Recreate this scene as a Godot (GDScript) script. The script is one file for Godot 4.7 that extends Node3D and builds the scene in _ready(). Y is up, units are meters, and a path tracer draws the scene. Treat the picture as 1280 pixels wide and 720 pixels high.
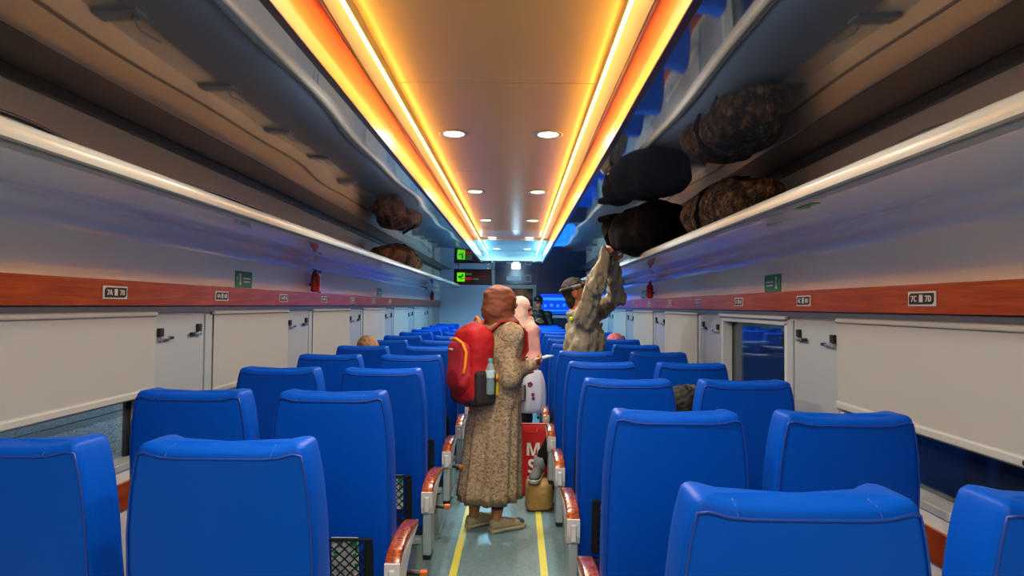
extends Node3D
# Interior of a railway coach. x is measured from the middle of the aisle, y from the floor; d is the distance ahead of the camera (z = -d).

const FAR := 12.1        # end wall
const NEAR := -4.2       # wall behind the camera
const HALF := 1.40       # half the width of the coach
const EYE := 1.5
const PITCH := 0.84      # distance between seat rows
const WIN := 1.49        # distance between windows
var M := {}
var taken := {}

# ------------------------------------------------------------------ shapes
class Shape:
	var v := PackedVector3Array()
	var n := PackedVector3Array()
	var c := PackedColorArray()
	var i := PackedInt32Array()
	var tint := Color.WHITE

	func put(p: Vector3, q: Vector3) -> int:
		v.append(p); n.append(q); c.append(tint)
		return v.size() - 1

	# closed smooth piece: points and triangles; turned so that its faces look outwards
	func piece(pts: PackedVector3Array, tri: PackedInt32Array, cols := PackedColorArray(), is_open := false) -> void:
		var vol := 0.0
		for k in range(0, tri.size(), 3):
			vol += pts[tri[k]].dot(pts[tri[k + 1]].cross(pts[tri[k + 2]]))
		var flip := vol > 0.0 and not is_open
		var nn := PackedVector3Array(); nn.resize(pts.size())
		var from := v.size()
		for k in range(0, tri.size(), 3):
			var a := tri[k]; var b := tri[k + 1]; var e := tri[k + 2]
			if flip:
				var t := b; b = e; e = t
			var f := (pts[e] - pts[a]).cross(pts[b] - pts[a])
			nn[a] += f; nn[b] += f; nn[e] += f
			i.append(from + a); i.append(from + b); i.append(from + e)
		for k in pts.size():
			v.append(pts[k]); n.append(nn[k].normalized() if nn[k].length_squared() > 0.0 else Vector3.UP)
			c.append(cols[k] if cols.size() else tint)

	func face(a: Vector3, b: Vector3, e: Vector3, g: Vector3) -> void:   # a flat quad, its normal away from where its order runs anticlockwise
		var q := (e - a).cross(b - a).normalized()
		var k := v.size()
		for p in [a, b, e, g]: put(p, q)
		i.append_array([k, k + 1, k + 2, k, k + 2, k + 3])

	func box(at: Vector3, size: Vector3, bevel := 0.003, turn := Basis()) -> Shape:
		var h := size * 0.5
		var r := minf(bevel, minf(h.x, minf(h.y, h.z)) * 0.9)
		var id := {}
		for sx in [-1, 1]:
			for sy in [-1, 1]:
				for sz in [-1, 1]:
					var s := Vector3(sx, sy, sz)
					for ax in 3:
						var p := s * (h - Vector3(r, r, r))
						p[ax] = s[ax] * h[ax]
						var q := Vector3.ZERO; q[ax] = s[ax]
						id[[sx, sy, sz, ax]] = put(at + turn * p, turn * q)
		var ring := [[-1, -1], [1, -1], [1, 1], [-1, 1]]
		for ax in 3:
			for s in [-1, 1]:
				var f := []
				for k in ring:
					var key := [0, 0, 0, ax]
					key[ax] = s; key[(ax + 1) % 3] = k[0]; key[(ax + 2) % 3] = k[1]
					f.append(id[key])
				quad_out(f, at)
		for ax in 3:
			var b := (ax + 1) % 3
			var e := (ax + 2) % 3
			for sb in [-1, 1]:
				for se in [-1, 1]:
					var f := []
					for k in [[-1, b], [1, b], [1, e], [-1, e]]:
						var key := [0, 0, 0, k[1]]
						key[ax] = k[0]; key[b] = sb; key[e] = se
						f.append(id[key])
					quad_out(f, at)
		for sx in [-1, 1]:
			for sy in [-1, 1]:
				for sz in [-1, 1]:
					tri_out(id[[sx, sy, sz, 0]], id[[sx, sy, sz, 1]], id[[sx, sy, sz, 2]], at)
		return self

	func tri_out(a: int, b: int, e: int, mid: Vector3) -> void:
		var f := (v[e] - v[a]).cross(v[b] - v[a])
		if f.dot((v[a] + v[b] + v[e]) / 3.0 - mid) < 0.0:
			i.append_array([a, e, b])
		else:
			i.append_array([a, b, e])

	func quad_out(f: Array, mid: Vector3) -> void:
		tri_out(f[0], f[1], f[2], mid); tri_out(f[0], f[2], f[3], mid)

	# rings of equal size, joined into a skin
	func loft(rings: Array, capped := true, cols := PackedColorArray()) -> Shape:
		var pts := PackedVector3Array(); var tri := PackedInt32Array()
		var m: int = rings[0].size()
		for r in rings: pts.append_array(r)
		for k in rings.size() - 1:
			for j in m:
				var a := k * m + j; var b := k * m + (j + 1) % m
				tri.append_array([a, b, a + m, b, b + m, a + m])
		if capped:
			for k in [0, rings.size() - 1]:
				var mid := Vector3.ZERO
				for p in rings[k]: mid += p
				pts.append(mid / m)
				var o := pts.size() - 1
				for j in m:
					var a: int = k * m + j; var b: int = k * m + (j + 1) % m
					if k == 0: tri.append_array([o, b, a])
					else: tri.append_array([o, a, b])
		piece(pts, tri, cols)
		return self

	func tube(path: Array, r, sides := 8, flat := 1.0) -> Shape:
		var rings := []
		var up := Vector3.UP
		for k in path.size():
			var t: Vector3 = (path[mini(k + 1, path.size() - 1)] - path[maxi(k - 1, 0)]).normalized()
			if absf(t.dot(up)) > 0.95: up = Vector3.RIGHT if absf(t.x) < 0.9 else Vector3.BACK
			var a := t.cross(up).normalized(); var b := a.cross(t).normalized()
			up = b
			var rr: float = r[k] if r is Array else r
			var ring := PackedVector3Array()
			for j in sides:
				var w := TAU * j / sides
				ring.append(path[k] + (a * cos(w) + b * sin(w) * flat) * rr)
			rings.append(ring)
		return loft(rings)

	func lathe(profile: Array, at: Vector3, sides := 24, turn := Basis()) -> Shape:   # profile: (radius, height)
		var rings := []
		for p in profile:
			var ring := PackedVector3Array()
			for j in sides:
				var w := TAU * j / sides
				ring.append(at + turn * Vector3(cos(w) * p.x, p.y, sin(w) * p.x))
			rings.append(ring)
		return loft(rings)

	# a closed outline (x, y) pushed from z0 to z1; soft shares normals round the outline
	func prism(outline: PackedVector2Array, z0: float, z1: float, at := Vector3.ZERO, turn := Basis(), soft := false) -> Shape:
		if soft:
			var m := outline.size()
			var good := (area(outline) > 0.0) == ((turn.determinant() * (z1 - z0)) > 0.0)
			var en := []
			for j in m:
				var q := outline[(j + 1) % m] - outline[j]
				en.append(Vector2(q.y, -q.x).normalized() * signf(area(outline)))
			for j in m:
				var e := (j + 1) % m
				var mine: Vector2 = en[j]
				var na: Vector2 = (mine + en[(j + m - 1) % m]).normalized() if mine.dot(en[(j + m - 1) % m]) > 0.6 else mine
				var nb: Vector2 = (mine + en[e]).normalized() if mine.dot(en[e]) > 0.6 else mine
				var k := v.size()
				for t in [[outline[j], na, z0], [outline[e], nb, z0], [outline[e], nb, z1], [outline[j], na, z1]]:
					put(at + turn * Vector3(t[0].x, t[0].y, t[2]), turn * Vector3(t[1].x, t[1].y, 0.0))
				if good: i.append_array([k, k + 2, k + 1, k, k + 3, k + 2])
				else: i.append_array([k, k + 1, k + 2, k, k + 2, k + 3])
		else:
			var m := outline.size()
			var good := (area(outline) > 0.0) == ((turn.determinant() * (z1 - z0)) > 0.0)
			for j in m:
				var p := outline[j]; var q := outline[(j + 1) % m]
				var a := at + turn * Vector3(p.x, p.y, z0); var b := at + turn * Vector3(q.x, q.y, z0)
				var e := at + turn * Vector3(q.x, q.y, z1); var g := at + turn * Vector3(p.x, p.y, z1)
				if good: face(a, g, e, b)
				else: face(a, b, e, g)
		var ids := Geometry2D.triangulate_polygon(outline)
		for z in [z0, z1]:
			var q := turn * Vector3(0, 0, signf(z - (z0 + z1) * 0.5))
			var k := v.size()
			for p in outline: put(at + turn * Vector3(p.x, p.y, z), q)
			for t in range(0, ids.size(), 3):
				var a := k + ids[t]; var b := k + ids[t + 1]; var e := k + ids[t + 2]
				if (v[e] - v[a]).cross(v[b] - v[a]).dot(q) < 0.0: i.append_array([a, e, b])
				else: i.append_array([a, b, e])
		return self

	static func area(o: PackedVector2Array) -> float:
		var s := 0.0
		for k in o.size(): s += o[k].cross(o[(k + 1) % o.size()])
		return s

	func ellipsoid(at: Vector3, r: Vector3, turn := Basis(), lat := 10, lon := 16) -> Shape:
		var rings := []
		for a in range(1, lat):
			var w := PI * a / lat
			var ring := PackedVector3Array()
			for b in lon:
				var u := TAU * b / lon
				ring.append(at + turn * (Vector3(sin(w) * cos(u), cos(w), sin(w) * sin(u)) * r))
			rings.append(ring)
		return loft(rings)

	func mesh() -> ArrayMesh:
		var a := []; a.resize(Mesh.ARRAY_MAX)
		a[Mesh.ARRAY_VERTEX] = v; a[Mesh.ARRAY_NORMAL] = n; a[Mesh.ARRAY_COLOR] = c; a[Mesh.ARRAY_INDEX] = i
		var m := ArrayMesh.new()
		m.add_surface_from_arrays(Mesh.PRIMITIVE_TRIANGLES, a)
		return m

# ------------------------------------------------------------------ soft bodies: a distance field meshed as surface nets
# cap(a, b, ra, rb, colour), ball(centre, radii, colour, turn), slab(centre, half size, rounding, colour, turn)
func cap(a: Vector3, b: Vector3, ra: float, rb: float, col: Color) -> Array: return [0, a, b, ra, rb, col.srgb_to_linear()]
func ball(at: Vector3, r: Vector3, col: Color, turn := Basis()) -> Array: return [1, at, r, turn.inverse(), 0.0, col.srgb_to_linear()]
func slab(at: Vector3, h: Vector3, r: float, col: Color, turn := Basis()) -> Array: return [2, at, h, turn.inverse(), r, col.srgb_to_linear()]

func dist(p: Array, q: Vector3) -> float:
	match p[0]:
		0:
			var ab: Vector3 = p[2] - p[1]
			var t := clampf((q - p[1]).dot(ab) / maxf(ab.length_squared(), 1e-9), 0.0, 1.0)
			return (q - p[1] - ab * t).length() - lerpf(p[3], p[4], t)
		1:
			var l: Vector3 = p[3] * (q - p[1])
			var k0: float = (l / p[2]).length()
			var k1: float = (l / (p[2] * p[2])).length()
			return k0 * (k0 - 1.0) / maxf(k1, 1e-6)
		_:
			var l: Vector3 = (p[3] * (q - p[1])).abs() - p[2] + Vector3.ONE * p[4]
			return Vector3(maxf(l.x, 0), maxf(l.y, 0), maxf(l.z, 0)).length() + minf(maxf(l.x, maxf(l.y, l.z)), 0.0) - p[4]

func bounds(p: Array) -> AABB:
	if p[0] == 0:
		var r: float = maxf(p[3], p[4])
		return AABB(p[1], Vector3.ZERO).expand(p[2]).grow(r)
	if p[0] == 1:
		var r: float = maxf(p[2].x, maxf(p[2].y, p[2].z))
		return AABB(p[1], Vector3.ZERO).grow(r)
	return AABB(p[1], Vector3.ZERO).grow(p[2].length())

func field(s: Shape, prims: Array, cell: float, k: float, fold := 0.0, fold_size := 12.0, stretch := Vector3.ONE) -> Shape:
	var all := bounds(prims[0])
	for p in prims: all = all.merge(bounds(p))
	all = all.grow(cell * 2.5 + k * 0.25 + fold)
	var nx := int(all.size.x / cell) + 2; var ny := int(all.size.y / cell) + 2; var nz := int(all.size.z / cell) + 2
	var g := PackedFloat32Array(); g.resize(nx * ny * nz); g.fill(1e3)
	var noise := FastNoiseLite.new(); noise.seed = 7; noise.frequency = fold_size; noise.fractal_octaves = 2
	var o := all.position
	var reach := k + cell * 2.0 + fold
	for p in prims:
		var b := bounds(p).grow(reach)
		var x0 := maxi(0, int((b.position.x - o.x) / cell)); var x1 := mini(nx - 1, int((b.end.x - o.x) / cell) + 1)
		var y0 := maxi(0, int((b.position.y - o.y) / cell)); var y1 := mini(ny - 1, int((b.end.y - o.y) / cell) + 1)
		var z0 := maxi(0, int((b.position.z - o.z) / cell)); var z1 := mini(nz - 1, int((b.end.z - o.z) / cell) + 1)
		for z in range(z0, z1 + 1):
			for y in range(y0, y1 + 1):
				var row := (z * ny + y) * nx
				for x in range(x0, x1 + 1):
					var d := dist(p, o + Vector3(x, y, z) * cell)
					if d > reach: continue
					var e := g[row + x]
					var h := maxf(k - absf(d - e), 0.0)
					g[row + x] = minf(d, e) - (h * h * 0.25 / k if k > 0.0 else 0.0)
	if fold > 0.0:
		for z in nz:
			for y in ny:
				for x in nx:
					var id := (z * ny + y) * nx + x
					if absf(g[id]) < reach:
						var q := (o + Vector3(x, y, z) * cell) * stretch
						g[id] += fold * noise.get_noise_3dv(q)
	var at := {}
	var pts := PackedVector3Array(); var tri := PackedInt32Array(); var cols := PackedColorArray()
	var sy := nx; var sz := nx * ny
	var corner := [0, 1, sy, sy + 1, sz, sz + 1, sz + sy, sz + sy + 1]
	var edges := [[0, 1], [2, 3], [4, 5], [6, 7], [0, 2], [1, 3], [4, 6], [5, 7], [0, 4], [1, 5], [2, 6], [3, 7]]
	for z in nz - 1:
		for y in ny - 1:
			for x in nx - 1:
				var id := z * sz + y * sy + x
				var f := g[id]
				if absf(f) > cell * 3.0: continue
				var ins := 0
				for q in 8:
					if g[id + corner[q]] < 0.0: ins += 1
				if ins == 0 or ins == 8: continue
				var sum := Vector3.ZERO; var cnt := 0
				for e in edges:
					var a := g[id + corner[e[0]]]; var b := g[id + corner[e[1]]]
					if (a < 0.0) != (b < 0.0):
						var t := a / (a - b)
						var pa := Vector3(e[0] & 1, (e[0] >> 1) & 1, e[0] >> 2); var pb := Vector3(e[1] & 1, (e[1] >> 1) & 1, e[1] >> 2)
						sum += pa.lerp(pb, t); cnt += 1
				var w := o + (Vector3(x, y, z) + sum / cnt) * cell
				at[id] = pts.size()
				pts.append(w)
				var best := 1e9; var col := Color.WHITE
				for p in prims:
					var d := dist(p, w)
					if d < best: best = d; col = p[5]
				cols.append(col)
	for id in at:
		var f := g[id]
		for ax in 3:
			var st: int = [1, sy, sz][ax]
			if (f < 0.0) == (g[id + st] < 0.0): continue
			var u: int = [sy, sz, 1][ax]; var w: int = [sz, 1, sy][ax]
			if not (at.has(id - u) and at.has(id - w) and at.has(id - u - w)): continue
			var a: int = at[id]; var b: int = at[id - u]; var e: int = at[id - u - w]; var h: int = at[id - w]
			if f < 0.0: tri.append_array([a, e, b, a, h, e])
			else: tri.append_array([a, b, e, a, e, h])
	# outward check on the whole
	s.piece(pts, tri, cols)
	return s

# ------------------------------------------------------------------ nodes
func numbered(called: String) -> String:
	taken[called] = taken.get(called, -1) + 1
	return called if taken[called] == 0 else "%s_%03d" % [called, taken[called]]

func obj(called: String, s: Shape, m: Material, parent: Node = self) -> MeshInstance3D:
	return inst(called, s.mesh(), m, parent)

func inst(called: String, mesh: Mesh, m: Material, parent: Node = self) -> MeshInstance3D:
	var o := MeshInstance3D.new()
	o.mesh = mesh; o.material_override = m
	o.name = numbered(called) if parent == self else called
	parent.add_child(o, true)
	return o

func thing(called: String, label: String, category: String, at := Vector3.ZERO, turn := 0.0, group := "") -> Node3D:
	var o := Node3D.new()
	o.name = numbered(called); add_child(o)
	o.position = at; o.rotation.y = turn
	tag(o, label, category, group)
	return o

func tag(o: Node, label: String, category := "", group := "", kind := "") -> Node:
	o.set_meta("label", label)
	if category: o.set_meta("category", category)
	if group: o.set_meta("group", group)
	if kind: o.set_meta("kind", kind)
	return o

func struct(called: String, label: String) -> Node3D:
	var o := Node3D.new()
	o.name = called; add_child(o); taken[called] = 0
	o.set_meta("kind", "structure"); o.set_meta("label", label)
	return o

func copy(o: Node3D, label := "", group := "") -> Node3D:
	var c: Node3D = o.duplicate()
	c.name = numbered(str(o.name)); add_child(c)
	if label: c.set_meta("label", label)
	if group: c.set_meta("group", group)
	return c

func text(words: String, height: float, parent: Node3D, at: Vector3, turn: Basis, m: Material, called := "lettering", depth := 0.0015) -> MeshInstance3D:
	var t := TextMesh.new()
	var f := SystemFont.new(); f.font_names = PackedStringArray(["Droid Sans"]); f.font_weight = 700
	t.font = f; t.text = words; t.font_size = 64; t.pixel_size = height / 46.0; t.depth = depth; t.curve_step = 3.0
	var o := inst(called, t, m, parent)
	o.transform = Transform3D(turn, at)
	return o

# ------------------------------------------------------------------ materials
func mat(called: String, col: Color, rough := 0.5, metal := 0.0) -> StandardMaterial3D:
	var m := StandardMaterial3D.new()
	m.resource_name = called; m.albedo_color = col; m.roughness = rough; m.metallic = metal
	M[called] = m
	return m

func glow(called: String, col: Color, energy: float) -> StandardMaterial3D:
	var m := mat(called, Color(0.02, 0.02, 0.02), 0.4)
	m.emission_enabled = true; m.emission = col; m.emission_energy_multiplier = energy
	return m

func grain(size: int, freq: float, seed_: int, stretch: Vector2, stops: Array, octaves := 4) -> ImageTexture:   # stops: [place, colour]...
	var nz := FastNoiseLite.new(); nz.seed = seed_; nz.frequency = freq; nz.fractal_octaves = octaves
	var g := Gradient.new()
	g.offsets = PackedFloat32Array(stops.map(func(s): return s[0])); g.colors = PackedColorArray(stops.map(func(s): return s[1]))
	var im := Image.create(size, size, false, Image.FORMAT_RGB8)
	for y in size:
		for x in size:
			# round a torus, so that the tile repeats without a seam
			var u := TAU * x / size; var w := TAU * y / size
			var r := size / TAU
			var a := nz.get_noise_3d(cos(u) * r * stretch.x, sin(u) * r * stretch.x, cos(w) * r * stretch.y)
			var b := nz.get_noise_3d(cos(u) * r * stretch.x + 91.0, sin(u) * r * stretch.x, sin(w) * r * stretch.y + 57.0)
			im.set_pixel(x, y, g.sample(clampf((a + b) * 0.75 + 0.5, 0.0, 1.0)))
	im.generate_mipmaps()
	return ImageTexture.create_from_image(im)

func planar(m: StandardMaterial3D, tex: Texture2D, scale_: Vector3, in_world := false) -> StandardMaterial3D:
	m.albedo_texture = tex; m.uv1_triplanar = true; m.uv1_world_triplanar = in_world; m.uv1_scale = scale_
	return m

func V(x: float, y: float, d: float) -> Vector3: return Vector3(x, y, -d)

func _ready() -> void:
	# ---- camera
	var cam := Camera3D.new()
	cam.name = "camera"; cam.fov = rad_to_deg(2.0 * atan(360.0 / 790.0)); cam.near = 0.05; cam.far = 200.0
	add_child(cam)
	cam.position = Vector3(0.09, EYE, 0.0)
	cam.rotation_degrees = Vector3(1.6, 0.5, 0.54)
	cam.current = true
	# ---- night outside
	var env := Environment.new()
	env.background_mode = Environment.BG_COLOR
	env.background_color = Color(0.012, 0.016, 0.03)
	env.tonemap_mode = Environment.TONE_MAPPER_LINEAR
	env.tonemap_exposure = 1.0
	env.sdfgi_enabled = true; env.ssao_enabled = true; env.ssil_enabled = true
	var we := WorldEnvironment.new(); we.name = "world_environment"; we.environment = env
	add_child(we)
	materials()
	# ---- long lamps: light strips in the ceiling tray (their glowing tubes are built with the ceiling)
	for s in [-1, 1]:
		strip_light("warm_strip_light", V(s * 0.386, 2.300, (NEAR + 7.9) / 2), 7.9 - NEAR - 0.2, Color(1.0, 0.62, 0.28), 1.2)
		strip_light("cool_strip_light", V(s * 0.386, 2.300, 8.95), 1.7, Color(0.55, 0.86, 1.0), 0.8)
	# ---- structure
	shell()
	side_wall(-1); side_wall(1)
	ceiling_parts()
	end_wall()
	outside()
	luggage_rack(-1); luggage_rack(1)
	# ---- objects
	lamps()
	blinds()
	seats()
	wall_things()
	luggage()
	people()
	aisle_things()

func strip_light(called: String, at: Vector3, long: float, col: Color, energy: float) -> void:
	var l := AreaLight3D.new()
	l.name = numbered(called)
	l.area_size = Vector2(0.012, long)
	l.light_color = col; l.light_energy = energy; l.shadow_enabled = true; l.area_range = 30.0; l.area_attenuation = 2.0
	add_child(l)
	l.position = at
	l.rotation_degrees = Vector3(-90, 0, 0)

func materials() -> void:
	var w := mat("wall_laminate", Color(0.95, 0.93, 0.88), 0.22)
	w.clearcoat_enabled = true; w.clearcoat = 0.5; w.clearcoat_roughness = 0.08
	mat("pier_laminate", Color(0.60, 0.61, 0.605), 0.3)
	mat("cream_wall", Color(0.95, 0.90, 0.82), 0.45)
	mat("post_grey", Color(0.60, 0.62, 0.62), 0.35)
	mat("white_frame", Color(0.72, 0.73, 0.72), 0.3)
	mat("shade_grey", Color(0.33, 0.35, 0.40), 0.3)  # colour of the shadow painted under the wood band
	mat("dark_gap", Color(0.05, 0.05, 0.06), 0.8)
	var wood := mat("wood_laminate", Color(1, 1, 1), 0.28)
	planar(wood, grain(256, 0.03, 3, Vector2(0.35, 3.0), [[0.0, Color(0.58, 0.215, 0.035)], [0.45, Color(0.645, 0.26, 0.05)], [0.6, Color(0.67, 0.285, 0.06)], [1.0, Color(0.72, 0.33, 0.09)]]), Vector3(1.2, 6.0, 1.2), true)
	var pad := mat("armrest_wood", Color(1, 1, 1), 0.22)
	planar(pad, grain(256, 0.05, 8, Vector2(0.8, 3.0), [[0.0, Color(0.30, 0.11, 0.05)], [0.5, Color(0.52, 0.22, 0.10)], [1.0, Color(0.66, 0.33, 0.15)]]), Vector3(5, 5, 5))
	pad.clearcoat_enabled = true; pad.clearcoat = 0.35; pad.clearcoat_roughness = 0.05
	mat("dark_profile", Color(0.23, 0.13, 0.13), 0.3)
	var gl := mat("gloss_ceiling", Color(0.78, 0.81, 0.85), 0.04, 0.9)
	gl.metallic_specular = 0.6
	mat("band_grey", Color(0.34, 0.33, 0.32), 0.3)
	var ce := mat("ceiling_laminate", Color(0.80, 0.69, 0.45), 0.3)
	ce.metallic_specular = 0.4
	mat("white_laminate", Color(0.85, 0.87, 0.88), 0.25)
	var rk := mat("rack_paint", Color(0.90, 0.89, 0.87), 0.16)
	rk.clearcoat_enabled = true; rk.clearcoat = 1.0; rk.clearcoat_roughness = 0.06
	mat("rack_lip", Color(0.67, 0.64, 0.60), 0.2)
	mat("rack_shelf", Color(0.44, 0.52, 0.64), 0.3)
	mat("rack_bracket", Color(0.48, 0.46, 0.46), 0.4)
	var fl := mat("vinyl_floor", Color(1, 1, 1), 0.3)
	planar(fl, grain(256, 0.08, 5, Vector2(1, 1), [[0.0, Color(0.42, 0.545, 0.58)], [0.5, Color(0.45, 0.58, 0.615)], [1.0, Color(0.48, 0.61, 0.645)]]), Vector3(1.5, 1.5, 1.5), true)
	mat("line_yellow", Color(0.86, 0.86, 0.36), 0.5)
	mat("end_pale", Color(0.74, 0.83, 0.90), 0.4)
	mat("end_dark", Color(0.10, 0.20, 0.33), 0.25)
	var gs := mat("window_glass", Color(0.30, 0.40, 0.50, 0.05), 0.02)
	gs.transparency = BaseMaterial3D.TRANSPARENCY_ALPHA
	gs.metallic_specular = 0.7
	var bl := mat("blind_fabric", Color(0.61, 0.595, 0.575), 0.85)
	bl.cull_mode = BaseMaterial3D.CULL_DISABLED
	mat("blind_bar", Color(0.66, 0.645, 0.615), 0.5)
	var le := mat("blue_leather", Color(0.0, 0.285, 0.71), 0.42)
	le.metallic_specular = 0.22
	mat("blue_piping", Color(0.0, 0.22, 0.60), 0.45)
	mat("seat_shell", Color(0.03, 0.10, 0.30), 0.5)
	mat("black_plastic", Color(0.03, 0.03, 0.035), 0.45)
	mat("net_black", Color(0.015, 0.02, 0.03), 0.7)
	mat("grey_paint", Color(0.56, 0.62, 0.64), 0.35)
	mat("shield_plastic", Color(0.78, 0.79, 0.78), 0.3)
	mat("steel", Color(0.75, 0.75, 0.75), 0.25, 0.9)
	mat("amber_wood", Color(0.75, 0.38, 0.10), 0.35)
	mat("card_white", Color(0.86, 0.88, 0.86), 0.4)
	mat("card_green", Color(0.10, 0.62, 0.30), 0.4)
	mat("sign_green", Color(0.03, 0.55, 0.22), 0.4)
	mat("sign_white", Color(0.9, 0.92, 0.9), 0.4)
	mat("red_paint", Color(0.72, 0.03, 0.04), 0.25)
	mat("silver_print", Color(0.88, 0.86, 0.82), 0.35)
	var tn := mat("tinted", Color.WHITE, 0.75)
	tn.vertex_color_use_as_albedo = true
	var sk := mat("tinted_skin", Color.WHITE, 0.55)
	sk.vertex_color_use_as_albedo = true
	glow("lamp_white", Color(1.0, 0.96, 0.86), 9.0)
	glow("tube_warm", Color(1.0, 0.70, 0.27), 42.0)
	glow("tube_cool", Color(0.45, 0.88, 1.0), 60.0)

# ------------------------------------------------------------------ the coach itself
func shell() -> void:
	var f := struct("floor", "grey-green vinyl floor of the coach aisle")
	obj("vinyl", Shape.new().box(V(0, -0.05, (FAR + NEAR) / 2), Vector3(2 * HALF + 0.2, 0.1, FAR - NEAR + 0.2), 0.002), M.vinyl_floor, f)
	for s in [-1, 1]:
		obj("guide_line", Shape.new().box(V(s * 0.255, 0.0008, (FAR + NEAR) / 2), Vector3(0.042, 0.0016, FAR - NEAR - 0.3), 0.0005), M.line_yellow, f)
	var b := struct("wall_back", "plain pale end wall of the coach")
	obj("panel", Shape.new().box(V(0, 1.2, NEAR - 0.05), Vector3(2 * HALF + 0.2, 2.5, 0.1)), M.wall_laminate, b)

func win_start(k: int) -> float: return 1.57 + WIN * k

func side_wall(s: int) -> void:
	var w := struct("wall_left" if s < 0 else "wall_right", "pale laminate side wall with wood-look bands, on the %s side" % ("sign board" if s < 0 else "television"))
	var mid := (FAR + NEAR) / 2; var long := FAR - NEAR
	var x := s * (HALF + 0.04)
	obj("lower_panel", Shape.new().box(V(x, 0.42, mid), Vector3(0.08, 0.88, long)), M.wall_laminate, w)
	obj("header_panel", Shape.new().box(V(x, 1.60, mid), Vector3(0.08, 0.30, long)), M.wall_laminate, w)
	obj("rack_wall", Shape.new().box(V(x, 2.07, mid), Vector3(0.08, 0.64, long)), M.cream_wall, w)
	obj("wood_band", Shape.new().box(V(s * (HALF - 0.010), 1.5335, mid), Vector3(0.024, 0.095, long), 0.003), M.wood_laminate, w)
	obj("shade_strip", Shape.new().box(V(s * (HALF - 0.003), 1.470, mid), Vector3(0.012, 0.030, long), 0.002), M.shade_grey, w)  # flat strip, its grey stands in for the shadow below the wood band
	obj("lower_wood_band", Shape.new().box(V(s * (HALF - 0.004), 0.765, mid), Vector3(0.012, 0.105, long), 0.002), M.wood_laminate, w)
	obj("picture_groove", Shape.new().box(V(s * (HALF - 0.002), 1.93, mid), Vector3(0.008, 0.014, long), 0.002), M.rack_bracket, w)
	var start: float = -NEAR
	for k in range(-4, 7):
		var a := win_start(k - 1) + 1.0; var b := win_start(k)
		a = maxf(a, NEAR)
		var p := obj("pier_panel", Shape.new().box(V(x, 1.15, (a + b) / 2), Vector3(0.08, 0.60, b - a), 0.002), M.pier_laminate, w)
		var e := b - 0.075
		obj("panel_face", Shape.new().box(V(s * (HALF - 0.004), 1.153, (a + e) / 2), Vector3(0.010, 0.585, e - a - 0.006), 0.003), M.pier_laminate, p)
		obj("post", Shape.new().box(V(s * (HALF - 0.006), 1.153, (e + b) / 2), Vector3(0.014, 0.585, b - e - 0.008), 0.003), M.post_grey, p)
		if k >= 0:
			for q in [[a + 0.035, 1.375, 1.0], [a + 0.35, 1.385, -1.0]]:
				var l := Shape.new()
				l.box(V(s * (HALF - 0.016), q[1], q[0]), Vector3(0.016, 0.036, 0.032), 0.003)
				obj("latch", l, M.black_plastic, p)
				var h := Shape.new()
				h.box(V(s * (HALF - 0.022), q[1] - 0.026, q[0] + 0.034 * q[2]), Vector3(0.012, 0.010, 0.082), 0.003)
				h.box(V(s * (HALF - 0.018), q[1] - 0.026, q[0]), Vector3(0.018, 0.020, 0.020), 0.003)
				obj("latch_lever", h, M.steel, p)
				obj("lever_tip", Shape.new().box(V(s * (HALF - 0.022), q[1] - 0.025, q[0] + 0.068 * q[2]), Vector3(0.015, 0.013, 0.03), 0.003), M.black_plastic, p)
	obj("end_pier", Shape.new().box(V(x, 1.15, (win_start(6) + 1.0 + FAR) / 2), Vector3(0.08, 0.60, FAR - win_start(6) - 1.0), 0.002), M.pier_laminate, w)
	for k in range(-3, 7):
		var a := win_start(k); var b := a + 1.0; var m := (a + b) / 2
		var n := struct("window_%d" % ((k + 4) * 2 - (1 if s < 0 else 0)), "coach window in the side wall")
		var fr := Shape.new()
		fr.box(V(s * (HALF + 0.035), 0.875, m), Vector3(0.085, 0.03, 1.0), 0.004)
		fr.box(V(s * (HALF + 0.035), 1.430, m), Vector3(0.085, 0.03, 1.0), 0.004)
		fr.box(V(s * (HALF + 0.035), 1.15, a + 0.02), Vector3(0.085, 0.56, 0.04), 0.004)
		fr.box(V(s * (HALF + 0.035), 1.15, b - 0.02), Vector3(0.085, 0.56, 0.04), 0.004)
		obj("window_frame", fr, M.white_frame, n)
		obj("seal", Shape.new().box(V(s * (HALF + 0.06), 1.15, b - 0.055), Vector3(0.02, 0.53, 0.03), 0.004), M.dark_gap, n)
		obj("pane", Shape.new().box(V(s * (HALF + 0.055), 1.15, m), Vector3(0.006, 0.53, 0.93), 0.001), M.window_glass, n)

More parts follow.
